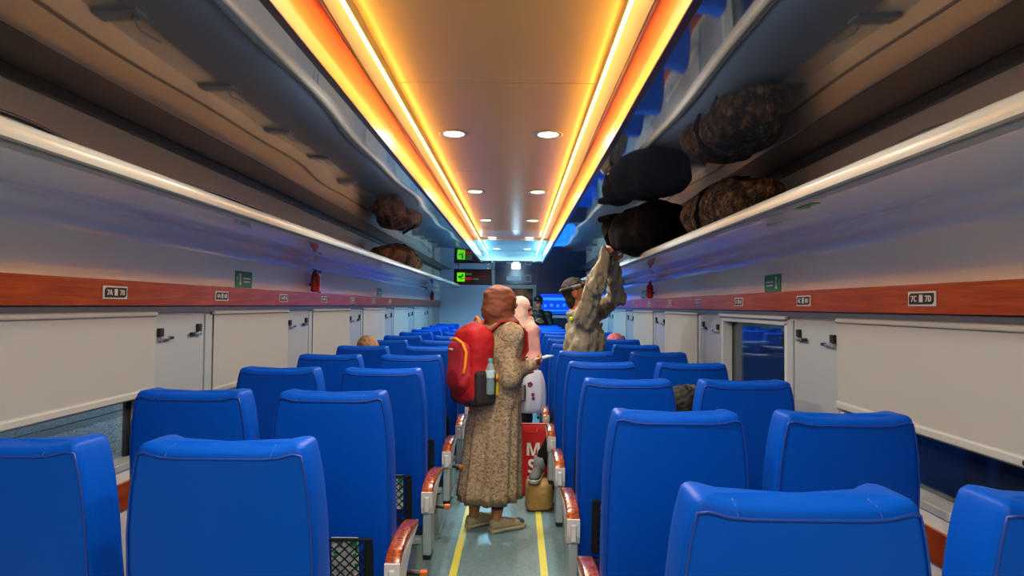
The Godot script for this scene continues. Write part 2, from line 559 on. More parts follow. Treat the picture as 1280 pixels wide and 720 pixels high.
func ceiling_parts() -> void:
	var c := struct("ceiling", "coach ceiling with a lit tray between glossy side panels")
	var mid := (FAR + NEAR) / 2; var long := FAR - NEAR
	obj("roof_skin", Shape.new().box(V(0, 2.46, mid), Vector3(2 * HALF + 0.2, 0.06, long + 0.2)), M.dark_gap, c)
	# tray panels
	var d := 4.02 - 6 * 1.6 + 0.0
	while d < 9.95:
		var a := maxf(d, NEAR) + 0.002; var b := minf(d + 1.6, 9.95) - 0.002
		if b > a:
			obj("ceiling_panel", Shape.new().box(V(0, 2.375, (a + b) / 2), Vector3(0.97, 0.03, b - a), 0.002), M.ceiling_laminate if b < 8.2 else M.white_laminate, c)  # far panels whiter: brightness of the cool zone put into their colour
		d += 1.6
	for s in [-1, 1]:
		# board at the side of the tray: dark lower profile, wood above
		obj("tray_board", Shape.new().box(V(s * 0.484, 2.297, (NEAR + 9.95) / 2), Vector3(0.018, 0.126, 9.95 - NEAR), 0.003), M.wood_laminate, c)
		obj("edge_profile", Shape.new().box(V(s * 0.482, 2.204, (NEAR + 9.95) / 2), Vector3(0.026, 0.060, 9.95 - NEAR), 0.004), M.dark_profile, c)
		obj("ledge_panel", Shape.new().box(V(s * 0.437, 2.354, (NEAR + 9.95) / 2), Vector3(0.076, 0.012, 9.95 - NEAR), 0.002), M.white_laminate, c)
		obj("ledge_cable", Shape.new().tube(wavy(V(s * 0.462, 2.344, NEAR + 0.2), 7.8 - NEAR, 0.004, 60, 3), 0.0022, 5), M.black_plastic, c)
		# glossy panel above the rack, not quite flat
		var pts := PackedVector3Array(); var tri := PackedInt32Array()
		var nx := 12; var nz := 160
		for k in nz + 1:
			for j in nx + 1:
				var dd := lerpf(NEAR, FAR, float(k) / nz)
				var xx := lerpf(0.48, 1.17, float(j) / nx)
				var sag := 0.0020 * sin(dd * 2.9 + xx * 3.0 + s) * sin(xx * 4.0) + 0.0005 * sin(dd * 6.7 + 1.3 * s)
				pts.append(V(s * xx, 2.181 + sag, dd))
		var m := nx + 1
		for k in nz:
			for j in nx:
				var a := k * m + j
				if s > 0: tri.append_array([a, a + 1, a + m, a + 1, a + m + 1, a + m])
				else: tri.append_array([a, a + m, a + 1, a + 1, a + m, a + m + 1])
		var gs := Shape.new()
		gs.piece(pts, tri, PackedColorArray(), true)
		gs.box(V(s * 0.825, 2.197, mid), Vector3(0.69, 0.02, long), 0.001)
		obj("gloss_panel", gs, M.gloss_ceiling, c)
		obj("dark_band", Shape.new().box(V(s * 1.27, 2.190, mid), Vector3(0.20, 0.022, long), 0.003), M.band_grey, c)  # plain dark grey band along the outer edge of the side panel
		obj("corner_trim", Shape.new().box(V(s * 1.388, 2.165, mid), Vector3(0.024, 0.045, long), 0.006), M.band_grey, c)
	obj("end_panel", Shape.new().box(V(0, 2.197, (9.95 + FAR) / 2), Vector3(0.97, 0.026, FAR - 9.95), 0.002), M.gloss_ceiling, c)
	obj("tray_end", Shape.new().box(V(0, 2.275, 9.96), Vector3(0.97, 0.18, 0.02), 0.002), M.white_laminate, c)
	obj("cross_profile", Shape.new().box(V(0, 2.345, 8.02), Vector3(0.95, 0.03, 0.03), 0.004), M.white_frame, c)

func wavy(from: Vector3, long: float, amount: float, steps: int, seed_: int) -> Array:
	var rng := RandomNumberGenerator.new(); rng.seed = seed_
	var a := rng.randf() * 6.0; var b := 1.5 + rng.randf()
	var out := []
	for k in steps + 1:
		var t := float(k) / steps
		out.append(from + Vector3(amount * sin(a + t * long * b), amount * 0.5 * sin(a * 2 + t * long * b * 1.7), -t * long))
	return out

func end_wall() -> void:
	var w := struct("wall_far", "end wall of the coach with the vestibule doorway")
	obj("pale_panel", Shape.new().box(V(-0.885, 1.10, FAR + 0.04), Vector3(1.05, 2.20, 0.08)), M.end_pale, w)
	obj("jamb", Shape.new().box(V(-0.372, 1.09, FAR + 0.02), Vector3(0.05, 2.18, 0.12), 0.006), M.white_frame, w)
	obj("dark_panel", Shape.new().box(V(0.935, 1.10, FAR + 0.04), Vector3(0.95, 2.20, 0.08)), M.end_dark, w)
	obj("door_header", Shape.new().box(V(0.055, 2.055, FAR + 0.04), Vector3(0.81, 0.29, 0.08)), M.end_dark, w)
	obj("panel_rail", Shape.new().box(V(0.90, 1.30, FAR - 0.02), Vector3(0.98, 0.06, 0.06), 0.008), M.end_pale, w)
	var ve := struct("wall_vestibule", "dim vestibule behind the sliding door")
	obj("back_panel", Shape.new().box(V(0.05, 1.1, FAR + 1.4), Vector3(1.6, 2.3, 0.06)), M.end_dark, ve)
	obj("notice_panel", Shape.new().box(V(-0.05, 1.72, FAR + 1.36), Vector3(0.5, 0.16, 0.02)), M.end_pale, ve)
	for s in [-1, 1]:
		obj("side_panel", Shape.new().box(V(0.05 + s * 0.8, 1.1, FAR + 0.75), Vector3(0.06, 2.3, 1.35)), M.end_pale, ve)
	obj("vestibule_ceiling", Shape.new().box(V(0.05, 2.25, FAR + 0.75), Vector3(1.6, 0.06, 1.35)), M.end_pale, ve)
	obj("vestibule_floor", Shape.new().box(V(0.05, -0.03, FAR + 0.75), Vector3(1.6, 0.06, 1.35)), M.vinyl_floor, ve)
	var dr := struct("door_1", "sliding glass vestibule door at the end of the aisle")
	var fr := Shape.new()
	for q in [[-0.31, 0.07], [0.42, 0.07]]:
		fr.box(V(q[0], 0.955, FAR + 0.06), Vector3(q[1], 1.91, 0.035), 0.004)
	for q in [[0.05, 0.10], [0.95, 0.08], [1.87, 0.08]]:
		fr.box(V(0.055, q[0], FAR + 0.06), Vector3(0.70, q[1], 0.034), 0.004)
	obj("door_frame", fr, M.post_grey, dr)
	obj("pane", Shape.new().box(V(0.055, 1.41, FAR + 0.06), Vector3(0.66, 0.84, 0.006), 0.001), M.window_glass, dr)
	obj("lower_leaf", Shape.new().box(V(0.055, 0.50, FAR + 0.06), Vector3(0.66, 0.82, 0.02), 0.001), M.end_dark, dr)
	obj("handle", Shape.new().tube([V(0.36, 0.9, FAR + 0.02), V(0.36, 1.35, FAR + 0.02)], 0.013, 8), M.steel, dr)

func outside() -> void:
	var g := struct("ground", "pale ballast between the tracks seen through the half-open blind")
	var bal := mat("ballast", Color.WHITE, 0.95)
	planar(bal, grain(256, 0.22, 21, Vector2(1, 1), [[0.0, Color(0.16, 0.18, 0.18)], [0.45, Color(0.46, 0.50, 0.50)], [0.7, Color(0.62, 0.66, 0.65)], [1.0, Color(0.78, 0.80, 0.79)]], 3), Vector3(0.7, 0.7, 0.7), true)
	obj("ballast", Shape.new().box(Vector3(-14.0, -1.2, -8.0), Vector3(24.0, 0.2, 60.0), 0.001), bal, g)
	for x in [-8.9, -10.0]:
		obj("rail", Shape.new().box(Vector3(x, -1.03, -8.0), Vector3(0.07, 0.15, 60.0), 0.01), M.steel, g)
	var pl := struct("platform", "dark station platform edge beyond the tracks")
	obj("platform_wall", Shape.new().box(Vector3(-13.0, -0.65, -8.0), Vector3(2.4, 0.9, 60.0), 0.02), mat("platform_stone", Color(0.24, 0.19, 0.22), 0.9), pl)
	var l := OmniLight3D.new()
	l.name = "yard_lamp_light"; l.light_color = Color(0.80, 0.92, 1.0); l.light_energy = 38.0; l.light_size = 0.12; l.shadow_enabled = true; l.omni_range = 60.0; l.omni_attenuation = 2.0
	var t := thing("yard_lamp", "tall yard lamp standing between the tracks outside", "lamp post", Vector3(-6.2, -1.1, -15.0))
	obj("post", Shape.new().tube([Vector3.ZERO, Vector3(0, 4.6, 0)], 0.05, 8), M.steel, t)
	obj("lamp_head", Shape.new().box(Vector3(0, 4.62, 0), Vector3(0.34, 0.1, 0.34), 0.02), M.black_plastic, t)
	obj("lamp_glass", Shape.new().ellipsoid(Vector3(0, 4.47, 0), Vector3(0.13, 0.1, 0.13)), M.lamp_white, t)
	t.add_child(l); l.position = Vector3(0, 4.47, 0)

func luggage_rack(s: int) -> void:
	var t := thing("luggage_rack", "pale overhead luggage rack running along the %s side" % ("sign board" if s < 0 else "television"), "luggage rack")
	var z0: float = -NEAR; var z1: float = -11.15
	# skin under the shelf, curving down into the wall
	var o := PackedVector2Array()
	o.append(Vector2(s * 0.915, 1.820))
	for k in 9:
		var a := float(k) / 8
		o.append(Vector2(s * lerpf(0.93, 1.27, a), lerpf(1.817, 1.812, a) - 0.004 * sin(a * PI)))
	for k in 9:
		var a := PI * 0.5 * (k + 1) / 9
		o.append(Vector2(s * (1.27 + 0.129 * sin(a)), 1.812 - 0.075 * (1.0 - cos(a))))
	o.append(Vector2(s * 1.399, 1.838)); o.append(Vector2(s * 0.915, 1.834))
	obj("underside", Shape.new().prism(o, z0, z1, Vector3.ZERO, Basis(), true), M.rack_paint, t)
	obj("shelf", Shape.new().box(V(s * 1.095, 1.842, (-z0 - z1) / 2), Vector3(0.35, 0.010, z0 - z1 - 0.01), 0.002), M.rack_shelf, t)
	# rounded front lip with a rail below
	var l := PackedVector2Array()
	for p in [[0.891, 1.815], [0.897, 1.8125], [0.911, 1.813], [0.917, 1.818], [0.917, 1.836], [0.918, 1.849], [0.912, 1.8545], [0.900, 1.8535], [0.891, 1.846], [0.888, 1.834]]:
		l.append(Vector2(s * p[0], p[1]))
	obj("front_lip", Shape.new().prism(l, z0, z1, Vector3.ZERO, Basis(), true), M.rack_lip, t)
	obj("lip_rail", Shape.new().box(V(s * 0.924, 1.811, (-z0 - z1) / 2), Vector3(0.034, 0.008, z0 - z1 - 0.02), 0.003), M.post_grey, t)
	var d := 1.43 - 7 * WIN / 2
	while d < 10.9:
		if d > NEAR + 0.1:
			var b := Shape.new()
			b.box(V(s * 1.315, 1.848, d), Vector3(0.155, 0.018, 0.075), 0.004)
			b.tube([V(s * 1.27, 1.860, d), V(s * 1.30, 1.862, d + 0.10), V(s * 1.28, 1.860, d + 0.20)], 0.004, 5)
			obj("bracket", b, M.rack_shelf, t)
		d += WIN / 2
	obj("end_cap", Shape.new().box(V(s * 1.145, 1.830, 11.16), Vector3(0.51, 0.045, 0.02), 0.006), M.rack_lip, t)

func lamps() -> void:
	# round downlights in two rows
	var proto: Node3D = null
	for k in range(-4, 5):
		for s in [-1, 1]:
			var d := 3.14 + 1.6 * k
			var o: Node3D
			if proto == null:
				o = thing("downlight", "round white recessed downlight in the coach ceiling", "ceiling light", Vector3.ZERO, 0.0, "downlights in two rows along the ceiling")
				obj("trim_ring", Shape.new().lathe([Vector2(0.062, 0.0), Vector2(0.074, 0.0), Vector2(0.076, -0.004), Vector2(0.066, -0.007), Vector2(0.061, -0.004)], Vector3.ZERO, 28), M.white_frame, o)
				obj("lamp_lens", Shape.new().lathe([Vector2(0.062, 0.001), Vector2(0.062, -0.0035), Vector2(0.03, -0.005)], Vector3.ZERO, 28), M.lamp_white, o)
				proto = o
			else:
				o = copy(proto)
			o.position = V(s * 0.236, 2.3595, d)
			var l := SpotLight3D.new()
			l.name = numbered("downlight_beam"); l.light_color = Color(0.98, 0.99, 0.94) if k < 3 else Color(0.62, 0.88, 1.0)
			l.light_energy = 1.45 if k < 3 else 2.5; l.light_size = 0.06; l.spot_angle = 84.0; l.spot_angle_attenuation = 0.6; l.shadow_enabled = true; l.spot_range = 30.0; l.spot_attenuation = 2.0
			add_child(l)
			l.position = o.position + Vector3(0, -0.012, 0); l.rotation_degrees.x = -90
	# light strips of the tray
	for s in [-1, 1]:
		for q in [[NEAR + 0.1, 7.95, "tube_warm", "warm yellow"], [8.1, 9.9, "tube_cool", "cool white"]]:
			var t := thing("light_strip", "%s light strip along the tray edge, %s side" % [q[3], "sign board" if s < 0 else "television"], "light strip")
			obj("glowing_tube", Shape.new().tube([V(s * 0.386, 2.312, q[0]), V(s * 0.386, 2.312, q[1])], 0.006, 8), M[q[2]], t)
			obj("mounting_rail", Shape.new().box(V(s * 0.386, 2.338, (q[0] + q[1]) / 2), Vector3(0.005, 0.043, q[1] - q[0]), 0.001), M.post_grey, t)

func blinds() -> void:
	for s in [-1, 1]:
		for k in range(-1, 7):
			var a := win_start(k) - 0.005; var b := a + 1.01; var m := (a + b) / 2
			var low := 0.98
			var label := "cream roller blind drawn down over a window, %s side" % ("sign board" if s < 0 else "television")
			if k != 0: label = "cream roller blind drawn down, %s window %s the half-drawn blind, %s side" % [["", "next", "second", "third", "fourth", "fifth", "sixth"][absi(k)], "past" if k > 0 else "before", "sign board" if s < 0 else "television"]
			if k == 0: low = 1.14 if s < 0 else 1.115
			if k == 0 and s < 0: label = "cream roller blind stopped halfway, pale ballast showing below it"
			if k == 0 and s > 0: label = "cream roller blind stopped halfway above a black night window"
			if k == 1 and s < 0: low = 1.075
			var open: bool = k == 1 and s > 0
			if open: label = "white roller blind rolled right up above the uncovered dark window"
			var t := thing("roller_blind", label, "blind", Vector3.ZERO, 0.0, "" if k == 0 or open else "roller blinds on the side windows")
			obj("roller_case", Shape.new().box(V(s * (HALF - 0.014), 1.452, m), Vector3(0.026, 0.022, 1.01), 0.008), M.white_frame if open else M.blind_bar, t)
			if open: continue
			obj("fabric", Shape.new().box(V(s * (HALF - 0.016), (low + 1.452) / 2, m), Vector3(0.003, 1.452 - low, 0.995), 0.001), M.blind_fabric, t)
			obj("bottom_bar", Shape.new().box(V(s * (HALF - 0.018), low, m), Vector3(0.022, 0.034, 1.005), 0.010), M.blind_bar, t)
			if k <= 1:
				obj("pull_tab", Shape.new().box(V(s * (HALF - 0.032), low + 0.002, a + 0.04 if s > 0 else b - 0.04), Vector3(0.012, 0.014, 0.018), 0.003), M.black_plastic, t)

# ------------------------------------------------------------------ seats
func lean(y: float) -> float: return -(1.17 - y) * 0.13 + 0.02 * sin(clampf((1.17 - y) / 0.75, 0, 1) * PI)

func half_width(y: float) -> float:
	var at := [[0.36, 0.205], [0.55, 0.214], [0.80, 0.217], [0.98, 0.214], [1.06, 0.207], [1.11, 0.199], [1.15, 0.189], [1.20, 0.180]]
	for k in at.size() - 1:
		if y <= at[k + 1][0]: return lerpf(at[k][1], at[k + 1][1], clampf((y - at[k][0]) / (at[k + 1][0] - at[k][0]), 0, 1))
	return 0.18

func back_outline(w: float, t: float) -> Array:   # (x, z) once round, rear side first
	var o := []
	for u in [-0.93, -0.7, -0.35, 0.0, 0.35, 0.7, 0.93]: o.append(Vector2(u * w, 0.010 * (1.0 - u * u)))
	o.append_array([Vector2(w * 0.985, -0.003), Vector2(w, -0.018), Vector2(w * 1.0, -0.05), Vector2(w * 0.995, -t * 0.85), Vector2(w * 0.975, -t - 0.012), Vector2(w * 0.90, -t - 0.026), Vector2(w * 0.80, -t - 0.020), Vector2(w * 0.66, -t - 0.002), Vector2(w * 0.35, -t + 0.006)])
	var m := [Vector2(0, -t + 0.008)]
	for k in range(o.size() - 1, 6, -1): m.append(Vector2(-o[k].x, o[k].y))
	o.append_array(m)
	return o

func backrest_shape() -> Shape:
	var s := Shape.new()
	var rings := []
	var ys := [0.36, 0.40, 0.50, 0.60, 0.70, 0.80, 0.90, 0.98, 1.03, 1.07, 1.10, 1.125, 1.145]
	for y in ys:
		var ring := PackedVector3Array()
		var t := lerpf(0.125, 0.105, clampf((y - 0.4) / 0.75, 0, 1))
		var w := half_width(y)
		for p in back_outline(w, t):
			var up := 0.013 * smoothstep(0.60, 0.97, absf(p.x) / w) * smoothstep(1.0, 1.14, y)
			ring.append(Vector3(p.x, y + up, p.y + lean(y)))
		rings.append(ring)
	# rounded top
	for q in [[1.160, 0.985, 0.96, 0.002], [1.168, 0.955, 0.86, 0.006], [1.172, 0.90, 0.62, 0.012], [1.173, 0.80, 0.30, 0.02]]:
		var ring := PackedVector3Array()
		var w := half_width(1.15)
		for p in back_outline(w, 0.105):
			var up := 0.013 * smoothstep(0.60, 0.97, absf(p.x) / w)
			ring.append(Vector3(p.x * q[1], q[0] + up * (0.6 + 0.4 * q[2]), (p.y + 0.055) * q[2] - 0.055 + lean(q[0])))
		rings.append(ring)
	s.loft(rings)
	return s

func piping_shape() -> Shape:
	var s := Shape.new()
	var path := []
	for y in [0.40, 0.55, 0.70, 0.85, 0.98, 1.06, 1.10, 1.13, 1.148]:
		path.append(Vector3(-half_width(y) * 0.97, y + 0.011 * smoothstep(1.0, 1.14, y), 0.0025 + lean(y)))
	for u in [-0.88, -0.7, -0.5, -0.25, 0.0, 0.25, 0.5, 0.7, 0.88]:
		path.append(Vector3(u * half_width(1.15), 1.152 + 0.013 * smoothstep(0.60, 0.97, absf(u)), 0.004 + lean(1.155) + 0.006 * (1 - u * u)))
	for k in range(8, -1, -1): path.append(Vector3(-path[k].x, path[k].y, path[k].z))
	s.tube(path, 0.0028, 5)
	# cross seams where the corner pads are sewn on
	for g in [-1, 1]:
		s.tube([Vector3(g * 0.118, 1.154, 0.010 + lean(1.155)), Vector3(g * 0.118, 1.170, -0.006), Vector3(g * 0.116, 1.1755, -0.03), Vector3(g * 0.114, 1.175, -0.07)], 0.0014, 5)
	return s

func net_shape() -> Shape:
	var s := Shape.new()
	var y0 := 0.425; var y1 := 0.655; var w := 0.125
	var step := 0.036
	for dir in [-1, 1]:
		for k in range(-8, 9):
			var a := Vector2(k * step, y0); var b := a + Vector2(dir * (y1 - y0), y1 - y0)
			# keep the strand between the borders
			var lo := 0.0; var hi := 1.0
			for lim in [-w, w]:
				var t: float = (lim - a.x) / (b.x - a.x)
				if (b.x > a.x) == (lim > 0): hi = minf(hi, t)
				else: lo = maxf(lo, t)
			if hi - lo < 0.05: continue
			var p := a.lerp(b, lo); var q := a.lerp(b, hi)
			var bulge := 0.034
			var at := func(v: Vector2) -> Vector3: return Vector3(v.x, v.y, lean(v.y) + bulge + 0.003 * dir * sin(v.x * 87.0))
			s.tube([at.call(p), at.call(p.lerp(q, 0.5)), at.call(q)], 0.0026, 4)
	return s

func seat_proto(aisle: bool, s: int) -> Node3D:   # built at the origin, facing -z; s is the side of the coach
	var t := Node3D.new()
	var parts := []
	parts.append(["backrest", backrest_shape(), M.blue_leather])
	parts.append(["cushion", Shape.new().loft(cushion_rings()), M.blue_leather])
	var sh := Shape.new()
	sh.box(Vector3(0, 0.345, -0.13), Vector3(0.40, 0.10, 0.10), 0.02)
	sh.box(Vector3(0, 0.33, -0.34), Vector3(0.42, 0.05, 0.44), 0.015)
	parts.append(["seat_shell", sh, M.seat_shell])
	var p := Shape.new()
	p.box(Vector3(0.14, 0.16, -0.32), Vector3(0.05, 0.32, 0.30), 0.01)
	p.box(Vector3(-0.14, 0.16, -0.32), Vector3(0.05, 0.32, 0.30), 0.01)
	p.box(Vector3(0, 0.012, -0.32), Vector3(0.36, 0.024, 0.34), 0.006)
	parts.append(["pedestal", p, M.grey_paint])
	var b := Shape.new()
	for g in [-1, 1]: b.box(Vector3(g * 0.138, 0.54, lean(0.54) + 0.026), Vector3(0.030, 0.235, 0.012), 0.004, Basis(Vector3.RIGHT, 0.13))
	b.box(Vector3(0, 0.657, lean(0.657) + 0.028), Vector3(0.30, 0.012, 0.010), 0.004)
	b.box(Vector3(0, 0.424, lean(0.424) + 0.028), Vector3(0.30, 0.014, 0.010), 0.004)
	parts.append(["pocket_border", b, M.net_black])
	parts.append(["net", net_shape(), M.net_black])
	for q in parts:
		var o := MeshInstance3D.new(); o.name = q[0]; o.mesh = q[1].mesh(); o.material_override = q[2]; t.add_child(o, true)
		if q[0] == "backrest":
			var pi := MeshInstance3D.new(); pi.name = "piping"; pi.mesh = piping_shape().mesh(); pi.material_override = M.blue_piping; o.add_child(pi, true)
	# armrest on the side of the aisle (aisle seats), or a slim one between the two seats (window seats)
	var ax := -s * (0.240 if aisle else 0.255)
	var arm := Node3D.new(); arm.name = "armrest"; t.add_child(arm, true)
	var wide := 0.056 if aisle else 0.04
	var pad := Shape.new()
	var rings := []
	for k in 13:
		var a := float(k) / 12
		var z := lerpf(0.045, -0.36, a)
		var y := 0.612 + 0.020 * sin(PI * clampf(a * 1.1, 0, 1)) - (0.018 if k == 0 else 0.0)
		var h := 0.016 * (0.45 if k == 0 or k == 12 else 1.0)
		var ring := PackedVector3Array()
		for j in 12:
			var u := TAU * j / 12
			ring.append(Vector3(ax + wide * 0.5 * signf(cos(u)) * pow(absf(cos(u)), 0.45), y + h * signf(sin(u)) * pow(absf(sin(u)), 0.45), z))
		rings.append(ring)
	pad.loft(rings)
	var list := [["arm_pad", pad, M.armrest_wood]]
	if aisle:
		# rounded shield seen from behind, with a raised oval in it, on a panel that reaches down
		var o := PackedVector2Array()
		for q in [[0.055, 0.602], [0.052, 0.53], [0.035, 0.497], [0.0, 0.488], [-0.06, 0.492], [-0.10, 0.53], [-0.20, 0.575], [-0.35, 0.602]]: o.append(Vector2(q[0], q[1]))
		list.append(["shield", Shape.new().prism(o, -wide * 0.48, wide * 0.48, Vector3(ax, 0, 0), Basis(Vector3.UP, -PI / 2)), M.shield_plastic])
		list.append(["shield_cover", Shape.new().box(Vector3(ax, 0.545, 0.054), Vector3(0.026, 0.075, 0.014), 0.012), M.shield_plastic])
		list.append(["side_panel", Shape.new().box(Vector3(ax, 0.395, -0.02), Vector3(0.044, 0.20, 0.115), 0.008), M.grey_paint])
		list.append(["panel_foot", Shape.new().box(Vector3(ax, 0.285, -0.02), Vector3(0.040, 0.03, 0.10), 0.006), M.black_plastic])
		list.append(["bracket_arm", Shape.new().box(Vector3(ax + s * 0.05, 0.34, -0.05), Vector3(0.11, 0.03, 0.05), 0.006), M.grey_paint])
	else:
		list.append(["arm_post", Shape.new().box(Vector3(ax, 0.50, -0.16), Vector3(0.03, 0.20, 0.05), 0.006), M.grey_paint])
	for q in list:
		var m := MeshInstance3D.new(); m.name = q[0]; m.mesh = q[1].mesh(); m.material_override = q[2]; arm.add_child(m, true)
	if aisle and s < 0:
		var lv := Node3D.new(); lv.name = "recline_lever"; t.add_child(lv, true)
		var stem := MeshInstance3D.new(); stem.name = "lever_stem"; stem.mesh = Shape.new().tube([Vector3(-s * 0.205, 0.43, -0.30), Vector3(-s * 0.285, 0.425, -0.30)], 0.012, 8).mesh(); stem.material_override = M.black_plastic; lv.add_child(stem, true)
		var knob := MeshInstance3D.new(); knob.name = "lever_knob"; knob.mesh = Shape.new().box(Vector3(-s * 0.300, 0.425, -0.30), Vector3(0.034, 0.024, 0.03), 0.006).mesh(); knob.material_override = M.amber_wood; lv.add_child(knob, true)
	return t

func cushion_rings() -> Array:
	var rings := []
	for q in [[0.355, 0.94, 0.94], [0.365, 0.99, 0.99], [0.40, 1.0, 1.0], [0.435, 1.0, 1.0], [0.455, 0.97, 0.97], [0.465, 0.88, 0.90], [0.467, 0.6, 0.6]]:
		var ring := PackedVector3Array()
		for j in 24:
			var u := TAU * j / 24
			ring.append(Vector3(0.215 * q[1] * signf(cos(u)) * pow(absf(cos(u)), 0.35), q[0] - 0.012 * sin(u), -0.36 - 0.24 * q[2] * signf(sin(u)) * pow(absf(sin(u)), 0.35)))
		rings.append(ring)
	return rings

func row_d(s: int, k: int) -> float: return (1.42 if s < 0 else 1.06) + PITCH * k

func seats() -> void:
	for s in [-1, 1]:
		var side: String = "sign board" if s < 0 else "television"
		for aisle in [true, false]:
			var proto := seat_proto(aisle, s)
			for k in 12:
				var o: Node3D = proto if k == 0 else proto.duplicate()
				o.name = numbered("train_seat"); add_child(o)
				o.position = V(s * (0.575 if aisle else 1.085), 0, row_d(s, k))
				var pair := "A %dB" if s < 0 else "C %dD"
				var plate: String = "plate %d" % clampi(8 - k, 1, 7) + pair % clampi(8 - k, 1, 7)
				var where: String = "one row before number " + plate if k == 0 else ("in the row of number " + plate if k < 8 else ["first", "second", "third", "fourth"][k - 8] + " row past number " + plate)
				var label: String = "blue leather %s seat %s" % ["aisle" if aisle else "window", where]
				var group: String = "%s seats along the %s side" % ["aisle" if aisle else "window", side]
				if aisle and (s < 0 and k in [1, 2]): label = "blue aisle seat with card in net, " + where
				if aisle and s > 0 and k == 2: label = "blue aisle seat with white card in its net, television side"; group = ""
				if aisle and s > 0 and k == 4: label = "blue aisle seat directly behind the man in the olive jacket"; group = ""
				if not aisle and s > 0 and k == 2: label = "blue window seat of the dark-haired passenger leaning sideways"; group = ""
				if not aisle and s < 0 and k == 4: label = "blue window seat of the passenger with a tan hat"; group = ""
				if not aisle and s > 0 and k == 6: label = "blue window seat of the passenger with a pink headscarf"; group = ""
				tag(o, label, "seat", group)
	for q in [[-1, 1, 0.052, "white safety card tucked in the seat net, most of it in view"], [-1, 2, 0.060, "white safety card in a seat net beside the woman with backpack"], [1, 2, -0.065, "white safety card in a seat net on the television side"]]:
		var d := row_d(q[0], q[1])
		var t := thing("safety_card", q[3], "card", V(q[0] * 0.575 + q[2], 0, d), 0.0, "safety cards in the seat nets")
		var tilt := Basis(Vector3.RIGHT, 0.12)
		var at := Vector3(0, 0.575, lean(0.575) + 0.0225)
		obj("sheet", Shape.new().box(at, Vector3(0.098, 0.175, 0.003), 0.001, tilt), M.card_white, t)
		var pr := Shape.new()
		for e in [[0.034, 0.065, 0.020, 0.022], [0.042, 0.045, 0.010, 0.03], [0.036, 0.02, 0.014, 0.016], [-0.034, 0.03, 0.016, 0.010], [-0.036, 0.015, 0.008, 0.016], [-0.03, 0.07, 0.022, 0.006], [0.040, -0.02, 0.012, 0.020]]:
			pr.box(at + tilt * Vector3(e[0], e[1], 0.002), Vector3(e[2], e[3], 0.0012), 0.0004, tilt)
		obj("green_print", pr, M.card_green, t)
		var dk := Shape.new()
		for e in [[0.0, -0.02, 0.05, 0.003], [0.0, -0.045, 0.06, 0.003], [-0.01, 0.05, 0.03, 0.003]]:
			dk.box(at + tilt * Vector3(e[0], e[1], 0.002), Vector3(e[2], e[3], 0.0012), 0.0004, tilt)
		obj("dark_print", dk, M.post_grey, t)

# ------------------------------------------------------------------ things fixed to the walls
func wall_turn(s: int) -> Basis: return Basis(Vector3.UP, PI / 2 * -s)   # local +z looks into the coach, local x runs along the wall

